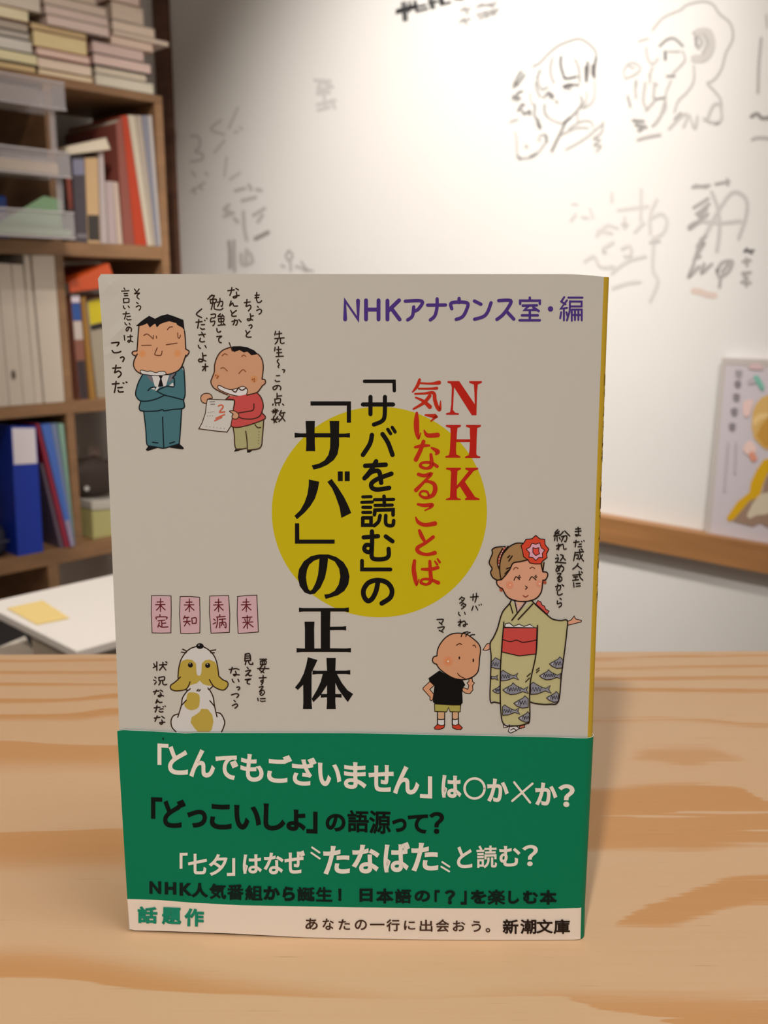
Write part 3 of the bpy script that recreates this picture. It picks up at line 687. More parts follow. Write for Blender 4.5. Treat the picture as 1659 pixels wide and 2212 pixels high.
# --- four pink cards with characters
pr = cprint(); pr.k = 'c5'; pr.oc = (48, 30, 20)
for s in ["140,140 240,138 360,142 362,300 358,555 250,557 148,555 138,350", "462,148 580,148 680,158 685,350 683,555 560,562 468,560 455,350",
          "793,143 900,140 1005,138 1018,350 1013,550 900,555 808,558 790,330", "1105,148 1200,138 1320,133 1328,300 1338,545 1220,555 1112,560 1100,350"]:
    pr.fill((183, 144, 144), s, out=9)
KJ = (88, 24, 28)
for cx, cy in ((242, 245), (565, 248), (892, 248), (1203, 246)):
    for t in (((-38, -35), (30, -38)), ((-56, -5), (50, -8)), ((0, -72), (0, 70)), ((-2, -2), (-20, 30), (-45, 55)), ((2, -2), (25, 28), (52, 52))):
        pr.stroke(KJ, 12, [(cx + a, cy + b) for a, b in t])
pr.strokes(KJ, 12, "235,350 237,370|195,400 200,378 310,378 308,400|215,420 290,412|255,420 258,480|258,450 300,445|230,440 212,490|220,465 255,490 325,488|515,365 500,400|515,385 560,380|500,430 575,425|540,385 535,430 510,478|540,430 570,465|592,390 598,450|592,392 640,388 640,448|598,450 640,448|905,350 905,370|870,378 965,372|880,378 880,440 865,498|838,400 855,415|832,455 862,440|900,405 970,398|935,400 935,440|905,440 905,498|905,442 968,438 975,495 960,490|935,440 920,475|938,450 955,470|1160,385 1265,378|1185,400 1195,425|1245,395 1235,420|1165,438 1275,432|1213,362 1215,505|1213,440 1172,500|1215,440 1278,488")
pr.done('printed_cards', cover, 'row of four pink printed cards with dark red characters')

# --- cartoon: spotted dog seen from above
pr = cprint(); pr.k = 'c5'; OC = (45, 26, 16); pr.oc = OC; DW = (186, 174, 164)
pr.fill(DW, "555,1185 490,1290 470,1400 435,1470 380,1490 358,1560 380,1620 415,1662 925,1662 960,1560 940,1490 880,1445 850,1400 830,1290 790,1185", sm=False)
pr.fill(DW, "640,708 570,735 510,790 465,870 445,960 440,1080 540,1190 800,1190 905,1060 885,940 860,840 800,760 720,708")
TAN = (164, 136, 56)
pr.fill(TAN, "450,930 480,870 540,850 600,860 640,900 645,1000 655,1030 672,1036 690,1030 700,1000 705,900 740,862 790,855 850,880 885,940 900,1050 985,1100 998,1130 980,1185 920,1195 830,1150 770,1145 720,1130 680,1090 650,1120 580,1140 530,1190 420,1205 360,1180 355,1150 440,1070 445,1000")
pr.fill(TAN, "550,1230 610,1222 670,1245 682,1310 665,1390 600,1420 540,1405 508,1360 530,1300", sm=True)
pr.fill(TAN, "700,1405 770,1410 820,1470 835,1550 815,1640 790,1662 660,1662 620,1620 580,1560 590,1500 640,1470 680,1440")
pr.strokes(OC, 13, "640,710 580,730 520,780 470,860 445,960 438,1060|720,710 780,745 840,810 875,900 895,1040|490,738 535,760|475,770 530,778|860,745 800,755|845,778 805,778|465,1048 440,1075 400,1110 355,1145 360,1185 420,1205 520,1190 555,1150 572,1105|895,1040 940,1080 990,1105 995,1150 950,1195 880,1180 830,1145 790,1080|520,1190 550,1200 575,1180|830,1150 785,1190 775,1172|550,1195 490,1280 475,1370 435,1500|530,1310 480,1365|790,1190 830,1270 848,1380 875,1495|795,1315 845,1375|435,1465 385,1485 360,1540 370,1610 415,1662|865,1445 920,1465 960,1550 945,1620 925,1662|650,1205 665,1188|670,1208 688,1192")
pr.disc((16, 12, 12), 683, 703, 42, 32); pr.disc((150, 140, 132), 672, 692, 10, 6)
for x, y in ((577, 915), (770, 920)): pr.disc((18, 12, 10), x, y, 28); pr.disc((190, 180, 170), x - 4, y - 14, 6)
pr.done('printed_cartoon', cover, 'printed cartoon of a white dog with tan spots looking up')

# --- cartoon: small boy in black shirt
pr = cprint(); pr.k = 'c6'; OC = (24, 14, 10); pr.oc = OC; SK = (188, 130, 95)
pr.fill(SK, "600,700 500,710 400,760 330,850 295,940 285,1020 235,1045 222,1080 235,1120 280,1140 330,1220 430,1290 540,1345 640,1358 740,1345 830,1290 870,1210 880,1080 895,930 860,840 780,770 700,715")
pr.disc((190, 122, 84), 440, 1098, 72); pr.disc((190, 114, 72), 440, 1098, 42); pr.disc((205, 185, 172), 443, 1097, 12)
pr.fill((8, 8, 8), "320,1225 165,1335 180,1375 250,1440 235,1560 228,1670 260,1690 500,1712 620,1710 648,1680 640,1500 640,1480 685,1430 650,1365 540,1350 430,1295")
pr.fill(SK, "185,1380 90,1470 90,1490 190,1600 185,1635 205,1650 225,1640 240,1560 185,1490 245,1435", out=11)
pr.fill(SK, "640,1490 655,1465 720,1490 735,1440 710,1400 735,1380 735,1345 780,1335 785,1380 812,1400 785,1440 790,1500 750,1550 690,1545 645,1515", out=11)
pr.fill((150, 136, 66), "250,1695 255,1800 420,1808 448,1745 470,1805 610,1808 620,1712 500,1712", out=11)
for a in ("305,1812 300,1910 385,1910 390,1812", "505,1812 510,1910 580,1905 580,1812"): pr.fill((184, 140, 104), a)
for a in ("300,1910 305,1985 345,1995 385,1985 385,1910", "510,1912 515,1985 545,1995 575,1985 578,1910"): pr.fill((190, 178, 170), a)
pr.strokes(OC, 14, "292,1810 292,1985|395,1810 392,1985|300,1910 340,1915 385,1910|502,1810 500,1985|585,1810 588,1975|510,1908 540,1915 580,1905")
pr.fill((176, 54, 32), "295,1982 245,2030 258,2050 320,2055 385,2030 395,1990 345,1998", out=11)
pr.fill((176, 54, 32), "500,1985 505,2030 560,2055 620,2055 643,2030 590,1978 545,1998", out=11)
pr.strokes(OC, 15, "285,1020 295,930 340,840 410,760 500,710 600,700 700,715 790,775 870,850 898,930 885,1050 875,1180 850,1260 780,1320 690,1350 600,1352 500,1325 400,1265 320,1200 280,1140|285,1020 240,1035 222,1080 240,1120 285,1140|625,750 650,700 720,680|690,745 715,705 752,690|745,745 770,725 815,722")
pr.strokes((70, 26, 10), 12, "560,870 600,848 635,860|790,875 815,870 830,900|575,1265 610,1305 680,1340")
pr.disc((40, 16, 8), 600, 1048, 11, 20); pr.disc((40, 16, 8), 797, 1083, 11, 26)
pr.done('printed_cartoon', cover, 'printed cartoon of a small bald boy in a black shirt')

# --- cartoon: woman in a fish-pattern kimono
pr = cprint(); pr.k = 'c7'; OC = (28, 14, 12); pr.oc = OC; SK = (194, 136, 106)
KIM = (170, 156, 110); HAIR = (146, 108, 68)
pr.fill((186, 72, 62), "600,822 622,788 650,800 665,835 690,845 700,875 735,895 715,928", out=8)
pr.fill(SK, "920,1000 960,985 990,945 1005,975 1065,990 1060,1005 1000,1020 920,1040", out=8); pr.fill(SK, "132,1222 100,1230 62,1290 100,1295 132,1280", out=8)
pr.fill((190, 178, 170), "268,2030 275,2080 310,2075 335,2050", out=8); pr.fill((176, 96, 76), "430,2090 485,2080 485,2045 440,2060", out=8); pr.fill((190, 178, 170), "335,2062 320,2120 345,2135 400,2110 430,2090 400,2060", out=8)
pr.strokes(OC, 9, "345,2105 375,2090 400,2108")
pr.fill(KIM, "350,785 330,820 270,890 240,960 200,1100 135,1225 145,1400 138,1600 135,1800 180,1820 240,1830 255,1950 270,2040 400,2060 500,2040 535,2000 540,1830 620,1838 720,1845 830,1810 860,1600 880,1400 915,1100 920,990 780,980 700,920 600,830 560,790 430,900")
pr.fill((198, 150, 120), "395,785 430,850 490,795"); pr.fill((190, 152, 142), "382,785 408,908 505,795 475,795 432,855 398,795")
pr.dots((150, 60, 50), 5, "395,815 415,880", 20); pr.dots((150, 60, 50), 5, "480,805 430,870", 20)
pr.fill(HAIR, "330,240 240,243 200,245 155,270 158,310 125,400 155,460 140,500 160,550 205,580 240,575 225,470 225,360 260,280")
pr.fill(SK, "370,405 340,480 250,575 205,585 205,620 235,660 275,690 330,760 420,790 520,790 600,770 650,720 670,640 685,590 720,540 710,500 670,490 650,420 560,400 500,375")
pr.fill(HAIR, "470,205 400,208 330,250 280,300 240,380 235,470 247,572 300,520 340,460 372,405 450,390 530,370 480,300"); pr.fill(HAIR, "655,410 670,490 684,400")
pr.fill((160, 66, 44), "262,258 290,238 318,235 275,290 243,370 235,470 212,430 215,350")
for x, y in ((285, 262), (270, 250), (262, 285), (250, 310), (238, 335), (228, 365), (232, 395), (222, 425), (300, 245)): pr.disc((196, 170, 160), x, y, 6)
pr.disc((196, 124, 92), 335, 628, 38); pr.disc((198, 116, 78), 335, 628, 20); pr.disc((196, 124, 92), 635, 615, 30); pr.disc((210, 186, 174), 339, 630, 7); pr.disc((210, 186, 174), 640, 617, 7)
pr.fill((190, 60, 38), "600,125 640,160 690,165 695,220 732,265 710,310 715,350 670,385 650,415 590,415 540,405 520,375 475,340 465,280 450,230 480,200 500,165 560,160", out=9)
pr.fill((198, 140, 150), "560,205 600,215 640,200 655,250 690,275 665,310 670,350 630,350 600,380 570,350 530,345 535,300 502,265 540,245", out=8)
pr.fill((196, 64, 52), "570,250 600,258 632,250 630,285 638,310 600,330 570,300", out=8)
pr.disc((150, 66, 42), 250, 675, 20); pr.disc((150, 66, 42), 692, 603, 17)
pr.strokes(OC, 12, "247,575 205,585 205,620 235,655 262,670 300,740 360,780 450,797 540,790 610,760 655,700 668,620 672,580|672,495 710,500 722,530 700,575 674,580|245,570 232,470 242,370 280,280|318,235 265,300 245,360|262,258 215,350 214,430 234,475|520,372 450,390 372,405 340,460 300,520 250,575|470,205 400,205 330,240 275,300|290,238 200,245 155,270 158,310 125,400 155,460 140,500 160,550 205,580|315,350 335,330|325,385 360,335|655,420 670,490|684,400 672,490")
pr.strokes(OC, 10, "300,465 340,450|285,515 320,480")
pr.strokes((90, 40, 18), 8, "372,470 395,450 420,460|540,460 565,448 590,462"); pr.strokes((36, 16, 12), 9, "378,580 400,545 435,575|535,580 560,545 602,578|425,550 435,530|430,560 445,548|590,545 603,530|598,555 612,545|495,640 512,655 495,672"); pr.strokes((120, 30, 20), 8, "470,735 495,752 522,735")
SASH = (176, 62, 55)
pr.fill(SASH, "268,1065 612,1065 602,1330 430,1350 255,1310", out=9)
pr.fill((196, 186, 178), "283,1058 290,1025 330,1015 375,1050 430,1028 480,1052 540,1030 585,1062", out=8)
pr.strokes(OC, 10, "265,1185 340,1205 400,1190 430,1200 480,1212 605,1190")
FG = (122, 116, 120)
def fish(x, y, s, kind='full', clip=None):
    body = {'full': "0,72 40,48 90,22 105,0 135,28 180,50 212,65 258,38 240,72 262,108 205,88 140,112 80,118 30,98",
            'head': "0,72 40,48 90,22 108,0 140,28 140,112 80,118 30,98", 'tail': "0,20 22,0 60,25 110,50 140,58 182,30 165,65 190,102 135,80 60,108 0,112",
            'mid': "0,45 40,0 92,25 92,112 45,108 0,95", 'small': "0,20 40,25 70,5 58,30 72,62 40,45 0,48"}[kind]
    pts = [(x + a * s, y + b * s) for a, b in P(body)]
    if clip: pts = [(min(a, clip), b) for a, b in pts]
    pr.fill(FG, pts, out=7)
    if kind in ('small',): return
    x0 = 45 if kind in ('full', 'head') else 8
    x1 = {'full': 190, 'head': 128, 'tail': 110, 'mid': 80}[kind]
    z = []; k = 0; q = x0
    while q < x1: z.append((x + q * s, y + (48 if k % 2 else 82) * s)); q += 13; k += 1
    if clip: z = [(min(a, clip - 4), b) for a, b in z]
    pr.stroke((30, 26, 34), 6, z)
    if kind in ('full', 'head'): pr.disc((176, 166, 160), x + 32 * s, y + 72 * s, 7 * s); pr.stroke((30, 26, 34), 6, [(x + 62 * s, y + 55 * s), (x + 72 * s, y + 78 * s), (x + 62 * s, y + 98 * s)])
fish(148, 1370, 1.0, 'mid'); fish(148, 1540, 0.95, 'small'); fish(160, 1658, 0.62, 'head', 238)
fish(245, 1497, 0.95, 'tail'); fish(263, 1625, 1.0); fish(375, 1757, 1.05, 'head', 535); fish(262, 1850, 0.93, 'tail'); fish(422, 1918, 0.9, 'head', 535)
fish(738, 1362, 0.98, 'head', 876); fish(638, 1492, 0.86, clip=858); fish(548, 1618, 1.1, 'tail'); fish(708, 1712, 0.92, 'head', 832)
pr.strokes(OC, 12, "350,780 330,820 270,890 240,960 210,1070 170,1160 135,1225 145,1350 142,1500 135,1800 180,1820 240,1832|560,790 610,840 700,920 770,975 850,990 920,990 915,1100 895,1280 860,1550 830,1810 740,1842 620,1838 545,1820|335,815 350,860 365,915|570,820 500,895 420,980|500,800 420,905 355,988|384,785 400,860 410,910|275,1005 270,1065 250,1310 240,1500 240,1830 270,2040 400,2062 500,2040 538,1990 540,1650 602,1330 618,1040")
pr.strokes(OC, 9, "545,1528 510,1560|535,1575 495,1615|635,1472 605,1495|635,1495 605,1520")
pr.done('printed_cartoon', cover, 'printed cartoon of a woman in a fish-pattern kimono with a red flower')

# --- lettering on the spine, half turned out of sight
def spine_map(x, y, off=0.0):
    """x: millimetres round the spine bend, y: photo row of the line along the edge"""
    e = cover_map(poly_at(RIGHT, y) , y + (0.0 if y < 700 else 14.0 * ((y - 700) / 1308.0)))
    a = x / 1000.0 / R
    if a < math.pi / 2: return e + BU * ((R + off) * math.sin(a)) + BN * (R - (R + off) * math.cos(a))
    return e + BU * (R + off) + BN * (R + (x / 1000.0 - R * math.pi / 2))
pr = cprint(spine_map); pr.out = BU; pr.k = 'px'
for i, ch in enumerate('「サバを読む」の「サバ」の正体'):
    pr.glyph((70, 46, 16), ch, 1.0, 806 + i * 33, 4.6, 832 + i * 33, w=0.12)
o = pr.done('printed_spine_title', cover, 'dark lettering down the yellow spine')

# ------------------------------------------------------------------ green paper band (obi)
TOPE = [(253, 1579), (257, 1576.5), (334, 1580), (395, 1583.5), (403, 1585), (415, 1583), (760, 1583.5), (1010, 1588.7), (1179, 1592), (1246, 1594.5), (1264.5, 1594.5)]
BOTE = [(280.5, 2007), (286, 2009.5), (350, 2011), (491, 2016), (662, 2025), (900, 2029.5), (1083, 2031.5), (1180, 2031.5), (1245, 2029.5)]
def along(pl, t):
    x = lerp(pl[0][0], pl[-1][0], t)
    for a, b in zip(pl, pl[1:]):
        if a[0] <= x <= b[0] + 1e-6: return (x, lerp(a[1], b[1], (x - a[0]) / (b[0] - a[0])))
    return pl[-1]
WT = [(275, 1942), (340, 1944), (415, 1950), (522, 1955.6), (760, 1960), (942, 1962), (1179, 1963.5), (1262, 1961)]
OFF = 0.0005
def band_map(x, y, off=0.0): return cover_map(x, y, OFF + off)
V, F, M = [], [], []
NCo, NR = 90, 34
RO = 0.0022
profO = [(RO * math.sin(a), RO - RO * math.cos(a)) for a in [math.pi / 2 * k / 10 for k in range(1, 11)]]
profO += [(RO, RO + (BT + 0.0006 - 2 * RO) * k / 3) for k in range(1, 4)]
profO += [(RO * math.cos(a), BT + 0.0006 - RO + RO * math.sin(a)) for a in [math.pi / 2 * k / 4 for k in range(1, 5)]]
K = NCo + 1 + len(profO) + 1
rowt = [i / (NR - 6) * 0.86 for i in range(NR - 5)]   # green rows
for i in range(NR + 1):
    for j in range(NCo + 1):
        t = j / NCo; xt, yt = along(TOPE, t); xb, yb = along(BOTE, t)
        # row 26 follows the edge of the white strip
        xm = lerp(WT[0][0], 1246.5, t); ym = along(WT, (xm - WT[0][0]) / (WT[-1][0] - WT[0][0]))[1]
        if i <= 26: s = i / 26; x = lerp(xt, xm, s); y = lerp(yt, ym, s)
        else: s = (i - 26) / (NR - 26); x = lerp(xm, xb, s); y = lerp(ym, yb, s)
        V.append(band_map(x, y))
    e = V[-1]
    for (du, dn) in profO: V.append(e + BU * du + BN * dn)
    V.append(V[-1] - BU * (BW - 0.001))
for i in range(NR):
    for j in range(K - 1):
        a = i * K + j; F.append((a, a + 1, a + K + 1, a + K)); M.append(1 if (i >= 26 and j < NCo + 3) else 0)
GREEN = (0, 106, 72)
m_green = obi_ink(GREEN); m_owhite = obi_ink((214, 194, 176))
band = add_mesh('paper_band', V, F, [m_green, m_owhite], book, M, smooth=True)
band['label'] = 'glossy green paper band with a white strip along its lower edge'
bm = bmesh.new(); bm.from_mesh(band.data); bmesh.ops.recalc_face_normals(bm, faces=bm.faces); bm.faces.ensure_lookup_table()
if bm.faces[5].normal.dot(-BN) < 0: bmesh.ops.reverse_faces(bm, faces=bm.faces)
bm.to_mesh(band.data); bm.free()
zmin = min(v.co.z for v in band.data.vertices) + book.location.z - TABLE_Z
print('band lowest (mm):', round(zmin * 1000, 3), 'cover lowest:', round((min(v.co.z for v in cover.data.vertices) + book.location.z - TABLE_Z) * 1000, 3))
for v in band.data.vertices:
    if v.co.z + book.location.z < TABLE_Z + 0.0002: v.co.z = TABLE_Z + 0.0002 - book.location.z
md = band.modifiers.new('thickness', 'SOLIDIFY'); md.thickness = 0.00014; md.offset = -1
m_edge = obi_ink((214, 204, 190)); band.data.materials.append(m_edge); md.material_offset_rim = 2
md = band.modifiers.new('crisp_rim', 'EDGE_SPLIT'); md.split_angle = math.radians(50)

pr = cprint(band_map, obi_ink)
OW = (212, 198, 184); OB = (4, 14, 12); OB4 = (8, 26, 22)
def row(k, rgb, w, slope, items):
    pr.k = k
    for t in items.split():
        c, x0, y0, x1, y1 = t.split(','); pr.glyph(rgb, c, float(x0), float(y0), float(x1), float(y1), w, slope)
row('o3', OW, 17, 0.05, "「,88,70,192,275 と,188,95,375,370 ん,390,122,630,395 で,635,175,848,415 も,870,165,1088,435 ご,1122,172,1355,448 ざ,1357,195,1587,473")
row('o4', OW, 11, 0.05, "い,20,78,163,228 ま,180,73,318,245 せ,332,88,487,262 ん,485,97,645,278 」,650,160,725,300 は,783,155,905,300 か,1065,175,1197,325 か,1362,200,1497,347 ？,1507,210,1605,355")
pr.strokes(OW, 14, "1232,200 1330,325|1345,208 1220,315", False)
pr.stroke(OW, 15, [(987 + 62 * math.cos(a * math.pi / 16), 238 + 62 * math.sin(a * math.pi / 16)) for a in range(33)], False)
row('o1', OB, 15, 0.04, "「,275,517,352,668 ど,358,530,513,732 っ,525,600,660,730 こ,680,563,830,742 い,848,570,1032,745 し,1050,560,1200,750 ょ,1208,600,1340,752 」,1345,615,1422,768")
row('o1', OB, 12, 0.03, "の,1478,630,1615,755")
row('o5', OB, 6, 0.02, "語,1107,50,1223,172 源,1225,52,1343,180"); row('o5', OB, 9, 0.02, "っ,1350,95,1428,170 て,1435,72,1545,178 ？,1553,60,1632,180")
row('o1', OW, 9, -0.02, "「,472,900,527,1010 七,530,905,660,1050 夕,675,908,802,1058 」,798,937,855,1060 は,908,910,1038,1045 な,1053,898,1188,1050 ぜ,1195,885,1335,1045")
row('o1', OW, 13, -0.02, "た,1462,850,1645,1050"); pr.strokes(OW, 13, "1385,863 1436,898|1380,900 1438,940", False)
row('o2', OW, 13, -0.02, "な,62,782,235,970 ば,262,768,430,962 た,440,770,612,955"); pr.strokes(OW, 12, "632,925 682,955|638,895 684,925", False)
row('o2', OW, 8, -0.02, "と,732,795,830,935 む,1003,790,1137,925 ？,1152,785,1250,922"); row('o2', OW, 5, -0.02, "読,857,788,988,935")
row('o6', OB4, 13, 0.02, "N,115,48,205,145 H,232,55,320,150 K,345,60,440,160 人,438,60,560,172 か,985,85,1110,192 ら,1130,88,1225,200 ！,1555,105,1580,200")
row('o6', OB4, 8, 0.02, "気,572,65,700,185 番,708,70,833,192 組,845,78,978,195 誕,1242,92,1375,203 生,1385,92,1510,205")
row('o2', OB4, 9, 0, "日,108,1065,192,1150 本,215,1065,325,1160 の,460,1078,560,1150 「,588,1075,622,1150 ？,655,1075,720,1165 」,755,1080,795,1168 を,820,1075,920,1162 し,1060,1080,1130,1162 む,1155,1080,1250,1162 本,1262,1075,1370,1168")
row('o2', OB4, 6, 0, "語,335,1068,440,1160 楽,928,1072,1040,1168")
row('o6', (22, 120, 92), 11, 0.03, "話,25,240,175,372 題,210,245,355,380 作,383,255,530,395")
SB = (62, 38, 26)
row('o6', SB, 3, 0.02, "あ,1305,330,1398,418 な,1435,332,1520,420 た,1557,338,1645,420")
row('o2', SB, 2.6, 0, "の,78,1265,155,1330 一,175,1290,268,1300 行,280,1262,365,1338 に,393,1270,465,1330 出,493,1265,575,1340 会,597,1262,682,1342 お,705,1270,785,1338 う,825,1272,885,1342 。,915,1318,945,1345")
row('o2', (34, 22, 18), 5, 0, "新,1025,1262,1125,1355 潮,1138,1262,1240,1355 文,1240,1262,1345,1352 庫,1350,1262,1455,1355")
pr.k = 'o3'; pr.disc((6, 30, 22), 140, 25, 7, 11)
pr.done('printed_band_text', band, 'white, black and green lettering in five lines')

# ------------------------------------------------------------------ bookshelf (two stacked pine cube units)
m_shelf = mat('shelf_wood', (0.29, 0.155, 0.072), 0.55, noise=((7, 7, 30), 0.22))
shelf = empty('bookshelf', sh(-0.6, -TABLE_Z), 'tall open pine bookshelf of square cells against the back wall, crammed with books', 'bookshelf')
SL = -1.45
ZT = (0.604, 0.621); Z2 = (0.248, 0.279); Z3 = (-0.104, -0.076); Z4 = (-0.452, -0.416)
UPR = (-0.287, -0.267)
def shb(name, a0, a1, z0, z1, d0=-S_DEPTH, d1=0.0):
    return boxes(name, [(a0, a1, z0, z1, d0, d1)], lambda a, b, c: sh(a, b, c), m_shelf, shelf, bevel=0.001)
for z0, z1 in (ZT, Z2, Z3, Z4, (-0.82, -0.79), (-0.99, -0.965)): shb('shelf_board', SL, 0.012 if z0 > .5 else -0.010, z0, z1)
for (z0, z1) in ((-0.99, 0.6035),): shb('side_panel', -0.0095, 0.012, z0, z1)
shb('side_panel', SL - 0.02, SL - 0.0005, -0.99, 0.621)
for za, zb in ((Z2[1], ZT[0]), (Z3[1], Z2[0]), (Z4[1], Z3[0])):
    for s0 in (UPR[0], UPR[0] - 0.39, UPR[0] - 0.78): shb('divider', s0, s0 + 0.02, za + 0.0003, zb - 0.0003)
for s0 in (-0.360, -0.75, -1.14): shb('divider', s0, s0 + 0.027, -0.7897, Z4[0] - 0.0003)

# ------------------------------------------------------------------ books and folders
def frame4(TL, TR, BR, BL, nrm):
    def f(a, b, c): return (BL.lerp(BR, a)).lerp(TL.lerp(TR, a), b) - nrm * c
    return f
def dim(rgb, g): return [v * g for v in lin(rgb)]
GAIN = 1.5          # swatches were read in the dim corner
def quad_px(k, s, off=0.0, zb=None, lim=None):
    pts = []
    x0, y0, sc = k
    for x, y in P(s): pts.append(sh_px(x0 + x / sc, y0 + y / sc, off))
    if zb is not None:
        for i in (2, 3): pts[i].z = TABLE_Z + zb
    lo, hi = lim or ((UPR[1] + 0.001, -0.0105) if pts[0].x * 0 + (pts[1] - S_P0).dot(S_DIR) > UPR[1] + 0.012 else (-9, UPR[0] - 0.001))
    for p in pts:
        v_ = (p - S_P0).dot(S_DIR); p += S_DIR * (min(hi, max(lo, v_)) - v_)
    return pts
K1 = (0, 0, 3.95); K2 = (0, 520, 5.268); K3 = (0, 880, 3.95)
def upright(name, label, cat, group, k, s, rgb, zb, depth=0.15, off=0.0, bands=(), page=(205, 195, 175), gain=GAIN):
    TL, TR, BR, BL = quad_px(k, s, off, zb + 0.0004)
    f = frame4(TL, TR, BR, BL, S_NRM)
    root = empty(name, BL, label, cat, group)
    w = (BR - BL).length; ta = min(0.18, 0.0012 / w)
    m = paint(rgb, gain, rough=0.5)
    boxes('cover', [(0, 1, 0, 1, 0, 0.0014), (0, ta, 0, 1, 0.0014, depth), (1 - ta, 1, 0, 1, 0.0014, depth)], f, m, root)
    boxes('page_block', [(ta * 1.05, 1 - ta * 1.05, 0.012, 0.985, 0.0016, depth - 0.003)], f, paint(page, 1.0, kind='pages', rough=0.8), root)
    for (b0, b1, c) in bands:
        boxes('spine_label', [(0.04, 0.96, b0, b1, -0.0005, -0.00005)], f, paint(c, gain, rough=0.5), root)
    return root
G1 = 'books and folders standing in the upper shelf cell'
upright('book', 'dark brown book with reddish edge, leftmost spine in the upper cell', 'book', G1, K1, "560,1500 605,1500 640,1990 596,1990", (58, 45, 40), Z2[1], bands=[(0.5, 0.98, (110, 44, 30))])
upright('book', 'black-spined book with a grey-lilac label beside a tan one', 'book', G1, K1, "612,1328 718,1328 745,2045 655,2045", (62, 55, 62), Z2[1], depth=0.13, bands=[(0.78, 0.96, (112, 112, 132)), (0.05, 0.10, (105, 100, 105))])
upright('book', 'tan-spined book with a black foot, between black and white spines', 'book', G1, K1, "724,1345 832,1345 850,2040 750,2040", (176, 146, 108), Z2[1], depth=0.13, bands=[(0.03, 0.33, (48, 42, 38))])
upright('book', 'slim pale grey book directly right of the tan spine', 'book', G1, K1, "840,1300 882,1300 918,2050 862,2050", (160, 148, 146), Z2[1], depth=0.16)
upright('book', 'short white paperback left of the dark red folder', 'book', G1, K1, "902,1545 965,1548 990,2060 930,2060", (158, 142, 142), Z2[1], depth=0.12)
upright('book', 'short cream paperback touching the dark red folder', 'book', G1, K1, "968,1550 1005,1555 1045,2060 1000,2060", (170, 152, 138), Z2[1], depth=0.12)
upright('folder', 'dull maroon cardboard folder leaning left of the bright orange-red one', 'folder', G1, K1, "990,1050 1036,992 1148,2070 1056,2070", (122, 66, 56), Z2[1], depth=0.24)
upright('folder', 'tall bright orange-red folder leaning in the upper cell', 'folder', G1, K1, "1040,985 1086,985 1252,2070 1152,2070", (158, 48, 16), Z2[1], depth=0.25)
upright('magazine', 'thick cream magazine leaning against the orange-red folder', 'magazine', G1, K1, "1092,980 1150,985 1298,2070 1258,2070", (172, 162, 145), Z2[1], depth=0.21)
upright('magazine', 'thin beige magazine, second right of the orange-red folder', 'magazine', G1, K1, "1155,985 1204,985 1328,2072 1303,2072", (150, 138, 126), Z2[1], depth=0.21)
upright('magazine', 'slate-grey magazine, second from the right shelf side', 'magazine', G1, K1, "1210,985 1256,985 1354,2075 1332,2075", (112, 112, 124), Z2[1], depth=0.21)
upright('magazine', 'thin white magazine touching the right shelf side', 'magazine', G1, K1, "1262,985 1294,985 1376,2075 1358,2075", (158, 152, 150), Z2[1], depth=0.20)
# a cream book lying tilted on the upright ones
q = quad_px(K1, "560,1248 905,1172 945,1275 560,1322", 0.012)
f = frame4(*q, S_NRM); r = empty('book', q[3], 'cream paperback lying tilted on top of the black and tan spines', 'book')
boxes('page_block', [(0, 0.985, 0.08, 0.92, 0.001, 0.13)], f, paint((212, 200, 180), 1.2, rough=0.8), r)
boxes('cover', [(0, 1, 0.93, 1, 0, 0.132), (0, 1, 0, 0.07, 0, 0.132), (0.988, 1, 0.07, 0.93, 0, 0.132)], f, paint((190, 180, 160), 1.25), r)

G2 = 'things standing in the middle right shelf cell'
upright('book', 'tall narrow book with white, blue and black bands on its spine', 'book', G2, K2, "802,616 905,616 1005,1785 905,1785", (120, 75, 60), Z3[1], depth=0.2, off=-0.004,
        bands=[(0.93, 0.995, (196, 186, 196)), (0.76, 0.925, (34, 70, 132)), (0.58, 0.755, (172, 160, 152)), (0.01, 0.38, (48, 36, 40))])
upright('book', 'thin mustard book right of the banded blue spine', 'book', G2, K2, "925,640 968,636 1090,1788 1025,1785", (136, 98, 40), Z3[1], depth=0.2, off=-0.004)
upright('box', 'yellow and grey box behind the paperback corner', 'box', G2, K2, "985,690 1300,600 1400,1800 1110,1790", (138, 128, 112), Z3[1], depth=0.22, off=-0.02,
        bands=[(0.76, 0.995, (176, 160, 22)), (0.70, 0.755, (24, 18, 16))])
q = quad_px(K2, "782,470 1240,255 1330,520 800,590", 0.008)
f = frame4(*q, S_NRM); r = empty('plastic_folder', q[3], 'bright orange plastic folder lying aslant over the banded blue spine', 'folder')
boxes('cover', [(0, 1, 0, 1, 0, 0.004), (0, 1, 0.9, 1, 0.004, 0.2)], f, paint((186, 72, 26), 1.25, rough=0.35), r, bevel=0.001)

